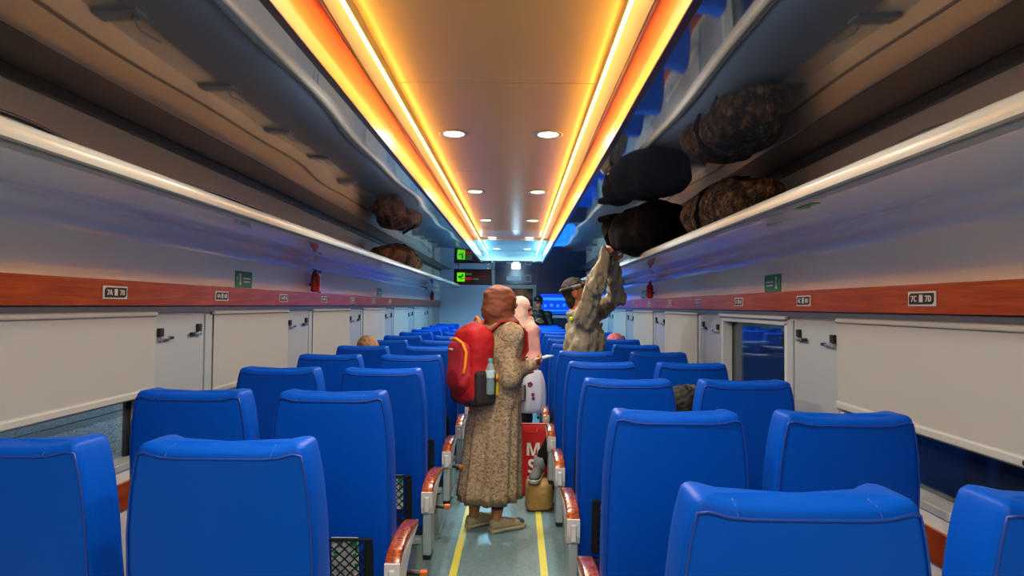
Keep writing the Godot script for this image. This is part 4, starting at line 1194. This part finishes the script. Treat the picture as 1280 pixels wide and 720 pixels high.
func people() -> void:
	var skin := Color(0.70, 0.46, 0.32)
	# --- woman with the red backpack
	var pos := V(-0.03, 0, 4.34)
	var face := -0.927
	var t := person("woman in brown headscarf and long floral dress looking at a phone", pos, face)
	var j := {head = Vector3(0, 1.50, -0.03), neck = Vector3(0, 1.375, 0), chest = Vector3(0, 1.18, 0.01), pelvis = Vector3(0, 0.93, 0.01),
		shL = Vector3(-0.155, 1.305, 0.01), shR = Vector3(0.155, 1.305, 0.01), elL = Vector3(-0.20, 1.03, 0.03), elR = Vector3(0.20, 1.02, 0.06), haL = Vector3(-0.05, 1.06, -0.22), haR = Vector3(0.11, 1.095, -0.185),
		hipL = Vector3(-0.085, 0.86, 0.02), hipR = Vector3(0.085, 0.86, 0.02), knL = Vector3(-0.085, 0.48, 0.05), knR = Vector3(0.08, 0.48, 0.03), anL = Vector3(-0.085, 0.17, 0.13), anR = Vector3(0.075, 0.17, 0.055)}
	var c := {skin = skin, top = Color(0.62, 0.54, 0.42), legs = Color(0.05, 0.05, 0.06)}
	var b := Shape.new()
	var ps := body_prims(j, c, 0.84)
	for s in ["L", "R"]: ps.append(cap(j["an" + s] + Vector3(0, -0.045, 0.005), j["an" + s] + Vector3(0, -0.11, 0.01), 0.034, 0.034, skin))
	field(b, ps, 0.013, 0.05)
	field(b, head_prims(j.head, Vector3(0, -0.35, -1), skin, 0.96), 0.006, 0.02)
	field(b, hand_prims(j.haR, Vector3(-0.25, 0.2, -1), Vector3(-0.6, 0.5, -0.2), -1.0, 0.7, Color(0.66, 0.40, 0.25), 0.92), 0.0045, 0.008)
	field(b, hand_prims(j.haL, Vector3(0.5, 0.2, -0.8), Vector3(0.6, 0.3, 0.3), 1.0, 0.7, Color(0.66, 0.40, 0.25), 0.92), 0.0045, 0.008)
	obj("body", b, M.tinted_skin, t)
	var dm := mat("floral_cloth", Color.WHITE, 0.85)
	planar(dm, image_spots(256, Color(0.63, 0.555, 0.45), [Color(0.36, 0.285, 0.22), Color(0.45, 0.365, 0.28), Color(0.76, 0.69, 0.57), Color(0.42, 0.37, 0.29), Color(0.48, 0.34, 0.27)], 760, 3.0, 7.0, 5), Vector3(2.6, 2.6, 2.6))
	var d := Shape.new()
	var dc := {skin = c.top, top = c.top, legs = c.top}
	var dp := []
	for q in body_prims(j, dc, 0.93):
		# torso and arms only, a little larger than the body
		if q[1].y > 0.85 and q[2].y > 0.85 and q[2].y < 1.40:
			var thin: float = 0.80 if q[3] < 0.06 else 1.0
			dp.append([0, q[1], q[2], q[3] * thin + 0.010, q[4] * thin + 0.010, q[5]])
	field(d, dp, 0.012, 0.075, 0.016, 8.0, Vector3(1.0, 0.6, 1.0))
	d.loft(skirt_rings(Vector3(0, 1.12, 0.01), Vector3(0.0, 0.205, 0.075), Vector2(0.165, 0.142), Vector2(0.205, 0.208), 11, 0.075))
	obj("dress", d, dm, t)
	var hj := mat("brown_headscarf", Color(0.44, 0.235, 0.155), 0.7)
	var hp := [ball(Vector3(0, 1.535, -0.005), Vector3(0.098, 0.105, 0.118), skin), ball(Vector3(0, 1.47, 0.035), Vector3(0.104, 0.105, 0.098), skin), ball(Vector3(0, 1.56, 0.045), Vector3(0.075, 0.07, 0.075), skin), cap(Vector3(0, 1.42, 0.01), Vector3(0, 1.33, 0.01), 0.082, 0.105, skin), cap(Vector3(-0.05, 1.34, -0.02), Vector3(0.05, 1.34, -0.02), 0.10, 0.10, skin), ball(Vector3(0, 1.28, -0.05), Vector3(0.13, 0.10, 0.09), skin)]
	obj("headscarf", field(Shape.new(), hp, 0.008, 0.03, 0.010, 10.0, Vector3(1.0, 2.2, 1.0)), hj, t)
	shoes(t, [Vector3(-0.085, 0.0, 0.19), Vector3(0.075, 0.0, 0.11)], [Vector3(-0.05, 0, -1).normalized(), Vector3(0.10, 0, -1).normalized()], plain(Color(0.66, 0.62, 0.50)), plain(Color(0.74, 0.70, 0.60)), plain(Color(0.16, 0.32, 0.42)))
	var bp := thing("red_backpack", "red backpack with orange piping worn by the woman in the dress", "backpack", pos + Basis(Vector3.UP, face) * Vector3(0.015, 0.845, 0.225), face)
	backpack(bp, Color(0.66, 0.03, 0.07), Color(0.16, 0.13, 0.14), Color(0.95, 0.55, 0.04), Vector3(0.31, 0.54, 0.20))
	var wb := thing("water_bottle", "clear water bottle in the side pocket of the red backpack", "bottle", pos + Basis(Vector3.UP, face) * Vector3(0.190, 0.93, 0.205), face)
	var gm := mat("bottle_plastic", Color(0.75, 0.9, 0.92, 0.35), 0.08); gm.transparency = BaseMaterial3D.TRANSPARENCY_ALPHA
	obj("bottle_body", Shape.new().lathe([Vector2(0.02, 0.0), Vector2(0.029, 0.006), Vector2(0.030, 0.07), Vector2(0.028, 0.09), Vector2(0.030, 0.11), Vector2(0.030, 0.155), Vector2(0.022, 0.185), Vector2(0.013, 0.20), Vector2(0.013, 0.208)], Vector3.ZERO, 18), gm, wb)
	obj("bottle_label", Shape.new().lathe([Vector2(0.0305, 0.105), Vector2(0.031, 0.11), Vector2(0.031, 0.15), Vector2(0.0305, 0.155)], Vector3.ZERO, 18), plain(Color(0.72, 0.84, 0.88)), wb)
	obj("bottle_cap", Shape.new().lathe([Vector2(0.0145, 0.206), Vector2(0.0155, 0.208), Vector2(0.0155, 0.228), Vector2(0.012, 0.231)], Vector3.ZERO, 16), plain(Color(0.35, 0.62, 0.66)), wb)
	var ph := thing("phone", "slim phone held by the woman in the floral dress", "phone", pos + Basis(Vector3.UP, face) * Vector3(0.075, 1.135, -0.325), face)
	ph.rotation.x = 0.15
	obj("phone_body", Shape.new().box(Vector3.ZERO, Vector3(0.072, 0.009, 0.15), 0.004), plain(Color(0.62, 0.66, 0.72), 0.3), ph)
	obj("phone_glass", Shape.new().box(Vector3(0, 0.0052, 0), Vector3(0.067, 0.001, 0.144), 0.0004), M.black_plastic, ph)

	# --- woman in pink behind her
	pos = V(0.115, 0, 6.05); face = -0.7
	t = person("woman in cream headscarf and pink jacket carrying a white bag", pos, face)
	j = {head = Vector3(0.0, 1.455, -0.03), neck = Vector3(0.01, 1.33, 0), chest = Vector3(0, 1.14, 0.01), pelvis = Vector3(0, 0.90, 0.01),
		shL = Vector3(-0.155, 1.265, 0.01), shR = Vector3(0.155, 1.265, 0.0), elL = Vector3(-0.21, 1.0, 0.03), elR = Vector3(0.20, 1.0, -0.02), haL = Vector3(-0.12, 0.98, -0.2), haR = Vector3(0.15, 0.97, 0.09),
		hipL = Vector3(-0.085, 0.84, 0.02), hipR = Vector3(0.085, 0.84, 0.02), knL = Vector3(-0.085, 0.46, 0.0), knR = Vector3(0.085, 0.46, 0.0), anL = Vector3(-0.085, 0.09, 0.03), anR = Vector3(0.085, 0.09, 0.03)}
	c = {skin = skin, top = Color(0.86, 0.64, 0.60), legs = Color(0.10, 0.09, 0.10)}
	b = Shape.new()
	field(b, body_prims(j, c, 0.92), 0.014, 0.05, 0.008, 9.0)
	field(b, head_prims(j.head, Vector3(0.85, -0.1, -0.5), skin, 0.94), 0.007, 0.02)
	field(b, hand_prims(j.haR, Vector3(0, -1, -0.25), Vector3(-1, 0, 0), 1.0, 1.5, skin, 0.92), 0.005, 0.008)
	field(b, hand_prims(j.haL, Vector3(0.3, 0, -1), Vector3(1, 0, 0), 1.0, 0.8, skin, 0.92), 0.005, 0.008)
	obj("body", b, M.tinted_skin, t)
	var cm := mat("cream_scarf_cloth", Color.WHITE, 0.8)
	planar(cm, image_spots(128, Color(0.86, 0.74, 0.70), [Color(0.78, 0.62, 0.58), Color(0.90, 0.83, 0.80), Color(0.70, 0.52, 0.48)], 60, 3.0, 8.0, 9), Vector3(4, 4, 4))
	obj("headscarf", field(Shape.new(), [ball(Vector3(-0.012, 1.495, -0.020), Vector3(0.096, 0.098, 0.092), skin), ball(Vector3(-0.03, 1.43, 0.0), Vector3(0.085, 0.105, 0.090), skin), cap(Vector3(0.055, 1.36, -0.07), Vector3(0.0, 1.32, -0.06), 0.05, 0.07, skin), cap(Vector3(0, 1.39, 0.01), Vector3(0, 1.29, 0.0), 0.085, 0.12, skin), cap(Vector3(-0.08, 1.26, -0.03), Vector3(0.08, 1.26, -0.03), 0.10, 0.10, skin)], 0.009, 0.03, 0.004, 10.0), cm, t)
	shoes(t, [Vector3(-0.085, 0, 0.08), Vector3(0.085, 0, 0.08)], [Vector3(0, 0, -1), Vector3(0, 0, -1)], plain(Color(0.68, 0.60, 0.46)), plain(Color(0.8, 0.78, 0.72)), null)
	bp = thing("black_backpack", "black backpack worn by the woman in the pink jacket", "backpack", pos + Basis(Vector3.UP, face) * Vector3(0, 0.86, 0.225), face)
	backpack(bp, Color(0.05, 0.05, 0.055), Color(0.03, 0.03, 0.035), Color(0, 0, 0, 0), Vector3(0.27, 0.42, 0.17))
	var bag := thing("plastic_bag", "white plastic carrier bag with purple flowers hanging from a hand", "bag", V(0.240, 0.0, 5.80), 0.25)
	bag_mesh(bag)
	var pouch := thing("clear_pouch", "small grey pouch with dark edges beside the white carrier bag", "bag", V(0.135, 0.0, 5.70), 0.2)
	obj("pouch_body", Shape.new().box(Vector3(0, 0.72, 0), Vector3(0.06, 0.15, 0.03), 0.012), plain(Color(0.45, 0.47, 0.45)), pouch)
	obj("pouch_edge", Shape.new().tube([Vector3(0.03, 0.79, 0.012), Vector3(0.032, 0.72, 0.016), Vector3(0.028, 0.65, 0.012), Vector3(-0.02, 0.645, 0.012)], 0.006, 6), M.black_plastic, pouch)
	obj("pouch_cord", Shape.new().tube([Vector3(0.0, 0.79, 0), Vector3(0.03, 0.88, -0.05), Vector3(0.08, 0.93, -0.10)], 0.004, 5), M.black_plastic, pouch)

	# --- man in black at the far end
	pos = V(0.47, 0, 11.45); face = PI
	t = person("man in black cap and black jacket standing by the vestibule door", pos, face)
	j = {head = Vector3(0, 1.55, -0.02), neck = Vector3(0, 1.42, 0), chest = Vector3(0, 1.22, 0), pelvis = Vector3(0, 0.96, 0),
		shL = Vector3(-0.185, 1.345, 0), shR = Vector3(0.185, 1.345, 0), elL = Vector3(-0.25, 1.08, -0.05), elR = Vector3(0.25, 1.08, -0.05), haL = Vector3(-0.08, 1.20, -0.23), haR = Vector3(0.05, 1.22, -0.23),
		hipL = Vector3(-0.095, 0.9, 0), hipR = Vector3(0.095, 0.9, 0), knL = Vector3(-0.10, 0.5, -0.02), knR = Vector3(0.10, 0.5, -0.02), anL = Vector3(-0.10, 0.09, 0.02), anR = Vector3(0.10, 0.09, 0.02)}
	c = {skin = skin, top = Color(0.03, 0.03, 0.035), legs = Color(0.03, 0.03, 0.04)}
	b = Shape.new()
	field(b, body_prims(j, c, 0.97), 0.015, 0.05, 0.008, 9.0)
	field(b, head_prims(j.head, Vector3(-0.15, -0.1, -1), skin, 0.97), 0.007, 0.02)
	field(b, hand_prims(j.haL, Vector3(0.4, 0.6, -0.5), Vector3(1, 0, 0.2), 1.0, 1.0, skin, 0.95), 0.005, 0.008)
	field(b, hand_prims(j.haR, Vector3(-0.4, 0.6, -0.5), Vector3(-1, 0, 0.2), -1.0, 1.0, skin, 0.95), 0.005, 0.008)
	obj("body", b, M.tinted_skin, t)
	obj("cap", cap_shape(j.head, Vector3(-0.15, 0, -1)), M.black_plastic, t)
	shoes(t, [Vector3(-0.10, 0, 0.07), Vector3(0.10, 0, 0.07)], [Vector3(0, 0, -1), Vector3(0, 0, -1)], M.black_plastic, M.dark_profile, null)
	var cmr := thing("compact_camera", "small black camera held by the man in the black cap", "camera", V(0.49, 1.33, 11.17), PI)
	obj("camera_body", Shape.new().box(Vector3.ZERO, Vector3(0.11, 0.07, 0.05), 0.01), M.black_plastic, cmr)
	obj("lens", Shape.new().lathe([Vector2(0.028, 0.0), Vector2(0.03, 0.004), Vector2(0.03, 0.045), Vector2(0.022, 0.05)], Vector3(0, 0, -0.024), 16, Basis(Vector3.RIGHT, -PI / 2)), M.dark_gap, cmr)

	# --- man in the olive jacket lifting the black bag
	pos = V(0.60, 0, 4.86); face = -PI / 2
	t = person("man in olive jacket and dark headwear lifting a bag overhead", pos, face)
	# own frame: x = towards the camera, -z = towards the rack
	j = {head = Vector3(0.0, 1.60, 0.045), neck = Vector3(0, 1.455, 0.03), chest = Vector3(0, 1.24, -0.01), pelvis = Vector3(0, 0.98, 0.03),
		shL = Vector3(-0.17, 1.415, -0.05), shR = Vector3(0.18, 1.42, 0.015), elL = Vector3(0.02, 1.57, -0.245), elR = Vector3(0.33, 1.665, -0.055), haL = Vector3(0.27, 1.80, -0.185), haR = Vector3(0.40, 1.865, -0.115),
		hipL = Vector3(-0.10, 0.92, 0.06), hipR = Vector3(0.09, 0.92, 0.08), knL = Vector3(-0.24, 0.52, 0.19), knR = Vector3(0.08, 0.56, 0.21), anL = Vector3(-0.39, 0.09, 0.33), anR = Vector3(0.04, 0.315, 0.32)}
	c = {skin = Color(0.62, 0.38, 0.26), top = Color(0.50, 0.485, 0.40), legs = Color(0.035, 0.035, 0.04)}
	b = Shape.new()
	field(b, body_prims(j, c, 1.0), 0.013, 0.05, 0.022, 9.0, Vector3(1.0, 0.6, 1.0))
	field(b, head_prims(j.head, Vector3(0.25, 0.35, -1), c.skin, 0.97), 0.006, 0.02)
	field(b, hand_prims(j.haR, Vector3(0.15, 0.7, -0.45), Vector3(-0.4, 0.3, -1), 1.0, 0.6, Color(0.66, 0.42, 0.28), 1.0), 0.0045, 0.008)
	field(b, hand_prims(j.haL, Vector3(0.3, 0.7, 0.1), Vector3(0.9, 0.6, 0.0), 1.0, 0.5, Color(0.66, 0.42, 0.28), 1.0), 0.0045, 0.008)
	obj("body", b, M.tinted_skin, t)
	var hb := Basis.looking_at(Vector3(0.25, 0.35, -1).normalized(), Vector3.UP)
	var hd := Color(0.02, 0.02, 0.022)
	obj("hair", field(Shape.new(), [ball(j.head + hb * Vector3(0, 0.045, 0.025), Vector3(0.080, 0.088, 0.095), hd, hb), ball(j.head + hb * Vector3(0, -0.035, 0.065), Vector3(0.066, 0.075, 0.045), hd, hb)], 0.006, 0.02, 0.006, 40.0), M.tinted, t)
	obj("headband", field(Shape.new(), band(j.head, hb), 0.006, 0.012), M.tinted, t)
	var jp := []
	for q in body_prims(j, c, 1.0):
		if q[5] == c.top.srgb_to_linear(): jp.append([0, q[1], q[2], q[3] + 0.010, q[4] + (0.014 if q[3] < 0.07 else 0.012), q[5]])
	obj("jacket", field(Shape.new(), jp, 0.010, 0.045, 0.034, 13.0, Vector3(1.0, 0.5, 1.0)), plain(Color(0.52, 0.50, 0.42), 0.7), t)
	for s in ["L", "R"]: obj("cuff", Shape.new().tube([j["el" + s].lerp(j["ha" + s], 0.90), j["el" + s].lerp(j["ha" + s], 1.02)], 0.046, 12), plain(Color(0.07, 0.07, 0.07)), t)
	obj("jacket_hem", Shape.new().loft(skirt_rings(Vector3(0, 1.14, 0.0), Vector3(0, 0.80, 0.04), Vector2(0.19, 0.165), Vector2(0.205, 0.185), 7, 0.04, 8)), plain(Color(0.50, 0.485, 0.40), 0.75), t)
	obj("collar", Shape.new().tube(arc(Vector3(0, 1.44, 0.03), 0.085, 0.085, 0.0), 0.022, 8), plain(Color(0.46, 0.45, 0.36), 0.75), t)
	obj("collar_tag", Shape.new().box(Vector3(0.075, 1.405, 0.10), Vector3(0.035, 0.03, 0.03), 0.008), plain(Color(0.72, 0.85, 0.12)), t)
	shoes(t, [Vector3(-0.39, 0, 0.40)], [Vector3(0, 0, -1)], M.black_plastic, M.dark_profile, null)
	var o := obj("shoe", Shape.new().loft(shoe_rings(Vector3(0.0, 0.212, 0.325), Vector3(0.97, 0, 0.24), 0.0)), plain(Color(0.30, 0.31, 0.33)), t)
	obj("sole", Shape.new().loft(sole_rings(Vector3(0.0, 0.212, 0.325), Vector3(0.97, 0, 0.24))), plain(Color(0.7, 0.7, 0.68)), o)
	obj("sock", Shape.new().tube([Vector3(0.042, 0.36, 0.325), Vector3(0.045, 0.27, 0.335)], 0.047, 12), plain(Color(0.55, 0.56, 0.58)), t)

	# --- people in their seats
	seated("dark-haired passenger leaning between two seats, hair streaked grey", V(1.045, 0, row_d(1, 2)), -0.155, 0.985, Color(0.035, 0.03, 0.028), Color(0.08, 0.08, 0.10), 0.35, true)
	seated("seated passenger with a tan hat just above the seat backs", V(-1.115, 0, row_d(-1, 4)), 0.0, 1.115, Color(0.55, 0.41, 0.27), Color(0.35, 0.30, 0.26), 0.0, false)
	seated("seated passenger with a pink headscarf showing above the seats", V(1.085, 0, row_d(1, 6)), 0.0, 1.10, Color(0.72, 0.40, 0.44), Color(0.5, 0.36, 0.4), 0.0, false)

func arc(mid: Vector3, rx: float, rz: float, tilt: float) -> Array:
	var o := []
	for k in 33:
		var a := TAU * k / 32
		o.append(mid + Basis(Vector3.RIGHT, tilt) * Vector3(cos(a) * rx, 0, sin(a) * rz))
	return o

func band(at: Vector3, b: Basis) -> Array:
	var o := []
	for k in 20:
		var a := TAU * k / 20; var e := TAU * (k + 1) / 20
		o.append(cap(at + b * Vector3(sin(a) * 0.083, 0.048 + 0.008 * cos(a), 0.018 + cos(a) * 0.101), at + b * Vector3(sin(e) * 0.083, 0.048 + 0.008 * cos(e), 0.018 + cos(e) * 0.101), 0.014, 0.014, Color(0.34, 0.36, 0.35) if k % 5 < 2 else Color(0.10, 0.11, 0.11)))
	return o

func cap_shape(head: Vector3, fwd: Vector3) -> Shape:
	var b := Basis.looking_at(fwd.normalized(), Vector3.UP)
	var k := Color(0.02, 0.02, 0.02)
	return field(Shape.new(), [ball(head + b * Vector3(0, 0.062, 0.008), Vector3(0.085, 0.075, 0.102), k, b), slab(head + b * Vector3(0, 0.052, -0.115), Vector3(0.062, 0.007, 0.055), 0.006, k, b)], 0.007, 0.015)

func seated(label: String, at: Vector3, lean_x: float, head_y: float, hair: Color, top: Color, look: float, bare: bool) -> void:
	# at: on the floor under the back of the seat
	var t := person(label, at, 0.0)
	var h := Vector3(lean_x, head_y, -0.34)
	var j := {head = h, neck = h + Vector3(-lean_x * 0.35, -0.13, 0.02), chest = Vector3(lean_x * 0.4, head_y - 0.33, -0.35), pelvis = Vector3(0, 0.60, -0.36),
		shL = Vector3(lean_x * 0.6 - 0.165, head_y - 0.20, -0.35), shR = Vector3(lean_x * 0.6 + 0.165, head_y - 0.20, -0.35), elL = Vector3(-0.17, 0.68, -0.40), elR = Vector3(0.17, 0.68, -0.40), haL = Vector3(-0.08, 0.68, -0.56), haR = Vector3(0.08, 0.68, -0.56),
		hipL = Vector3(-0.09, 0.585, -0.37), hipR = Vector3(0.09, 0.585, -0.37), knL = Vector3(-0.10, 0.55, -0.62), knR = Vector3(0.10, 0.55, -0.62), anL = Vector3(-0.10, 0.10, -0.64), anR = Vector3(0.10, 0.10, -0.64)}
	var skin := Color(0.66, 0.42, 0.30)
	var b := Shape.new()
	field(b, body_prims(j, {skin = skin, top = top, legs = Color(0.06, 0.06, 0.08)}, 0.93), 0.016, 0.05)
	var fw := Vector3(-look * 2.0, -0.35 if bare else 0.0, -1).normalized()
	field(b, head_prims(h, fw, skin, 0.96), 0.007, 0.02)
	for s in [["L", -1.0], ["R", 1.0]]:
		field(b, hand_prims(j["ha" + s[0]], Vector3(-s[1] * 0.3, -0.2, -1), Vector3(0, -1, 0), s[1], 0.5, skin, 0.95), 0.006, 0.008)
	obj("body", b, M.tinted_skin, t)
	var hb := Basis.looking_at(fw, Vector3.UP)
	var ps := [ball(h + hb * Vector3(0, 0.045, 0.02), Vector3(0.086, 0.090, 0.102), hair, hb), ball(h + hb * Vector3(0, -0.02, 0.05), Vector3(0.080, 0.095, 0.065), hair, hb)]
	if bare:
		ps.append(ball(h + hb * Vector3(0.02, 0.095, 0.075), Vector3(0.016, 0.034, 0.030), Color(0.30, 0.27, 0.23), hb))
		ps.append(ball(h + hb * Vector3(0.05, -0.04, 0.0), Vector3(0.04, 0.10, 0.06), hair, hb))
	obj("hair" if bare else "head_covering", field(Shape.new(), ps, 0.006, 0.02, 0.008, 35.0), M.tinted, t)
	shoes(t, [j.anL + Vector3(0, -0.10, 0.05), j.anR + Vector3(0, -0.10, 0.05)], [Vector3(0, 0, -1), Vector3(0, 0, -1)], M.black_plastic, M.dark_profile, null)

func bag_mesh(t: Node3D) -> void:
	var rings := []
	for q in [[0.525, 0.085, 0.04], [0.53, 0.11, 0.06], [0.58, 0.122, 0.075], [0.70, 0.120, 0.07], [0.80, 0.108, 0.055], [0.87, 0.090, 0.035], [0.91, 0.07, 0.016]]:
		var ring := PackedVector3Array()
		for k in 40:
			var a := TAU * k / 40
			var f := 1.0 + 0.035 * sin(a * 7 + q[0] * 9) + 0.02 * sin(a * 13)
			ring.append(Vector3(cos(a) * q[1] * f, q[0], sin(a) * q[2] * f))
		rings.append(ring)
	var m := plain(Color(0.80, 0.84, 0.88), 0.35)
	obj("bag_body", Shape.new().loft(rings), m, t)
	for s in [-1, 1]:
		obj("handle", Shape.new().tube([Vector3(s * 0.045, 0.905, 0), Vector3(s * 0.03, 0.96, 0.01), Vector3(0.0, 0.985, 0.015)], 0.012, 6, 0.5), m, t)
	var pu := plain(Color(0.50, 0.12, 0.42))
	for q in [[-0.045, 0.79, 0.016], [-0.02, 0.70, 0.010], [-0.015, 0.665, 0.010]]:
		var fl := Shape.new()
		for k in 5:
			var a := TAU * k / 5
			fl.ellipsoid(Vector3(q[0] + cos(a) * q[2], q[1] + sin(a) * q[2], 0.068 if q[1] < 0.75 else 0.056), Vector3(q[2] * 0.7, q[2] * 0.7, 0.012), Basis(), 6, 8)
		obj("flower_print", fl, pu, t)

func aisle_things() -> void:
	# red carrier bag with white letters
	var t := thing("red_carrier_bag", "tall red carrier bag with white letters standing in the aisle", "bag", V(0.205, 0, 5.08), 0.0)
	var red := plain(Color(0.74, 0.015, 0.03), 0.55)
	var rings := []
	for q in [[0.004, 1.0, 0.06], [0.02, 1.02, 0.065], [0.28, 1.0, 0.05], [0.50, 0.99, 0.03], [0.562, 0.985, 0.022]]:
		var ring := PackedVector3Array()
		for e in [[-0.15, -1], [-0.05, -1.0], [0.05, -1.0], [0.15, -1], [0.152, -0.9], [0.152, 0.9], [0.15, 1], [0.05, 1.0], [-0.05, 1.0], [-0.15, 1], [-0.152, 0.9], [-0.152, -0.9]]: ring.append(Vector3(e[0] * q[1], q[0], e[1] * q[2]))
		rings.append(ring)
	obj("bag_body", Shape.new().loft(rings), red, t)
	obj("top_seam", Shape.new().tube([Vector3(-0.148, 0.563, 0.022), Vector3(0.148, 0.563, 0.022)], 0.0035, 5), plain(Color(0.85, 0.62, 0.60)), t)
	for s in [-1, 1]:
		obj("handle", Shape.new().tube([Vector3(-0.06, 0.555, s * 0.02), Vector3(-0.05, 0.50, s * 0.055), Vector3(0.05, 0.50, s * 0.055), Vector3(0.06, 0.555, s * 0.02)], 0.006, 6), red, t)
	var tilt := Basis(Vector3.RIGHT, -0.08)
	text("M", 0.100, t, Vector3(0.020, 0.365, 0.0475), tilt, M.sign_white, "letter_m", 0.003)
	text("S", 0.100, t, Vector3(0.012, 0.235, 0.0565), tilt, M.sign_white, "letter_s", 0.003)
	text("T", 0.100, t, Vector3(0.012, 0.105, 0.063), tilt, M.sign_white, "letter_t", 0.003)
	var sm := Shape.new()
	for k in 12:
		if k in [3, 8]: continue
		sm.box(Vector3(-0.112, 0.16 + k * 0.021, 0.0615 - k * 0.0012), Vector3(0.014 if k % 3 else 0.02, 0.010, 0.002), 0.0006, tilt)
	obj("small_print", sm, M.sign_white, t)
	# tan bag on the floor under the foot
	t = thing("tan_bag", "tan paper parcel on the aisle floor under a foot", "parcel", V(0.262, 0, 4.74), 0.08)
	obj("parcel_body", field(Shape.new(), [slab(Vector3(0, 0.106, 0), Vector3(0.095, 0.105, 0.10), 0.035, Color(0.66, 0.52, 0.30)), ball(Vector3(0.01, 0.12, 0.04), Vector3(0.09, 0.085, 0.075), Color(0.66, 0.52, 0.30))], 0.009, 0.03, 0.006, 18.0), plain(Color(0.64, 0.50, 0.28), 0.6), t)
	obj("parcel_base", Shape.new().box(Vector3(0, 0.008, 0), Vector3(0.185, 0.016, 0.19), 0.006), plain(Color(0.20, 0.15, 0.08)), t)
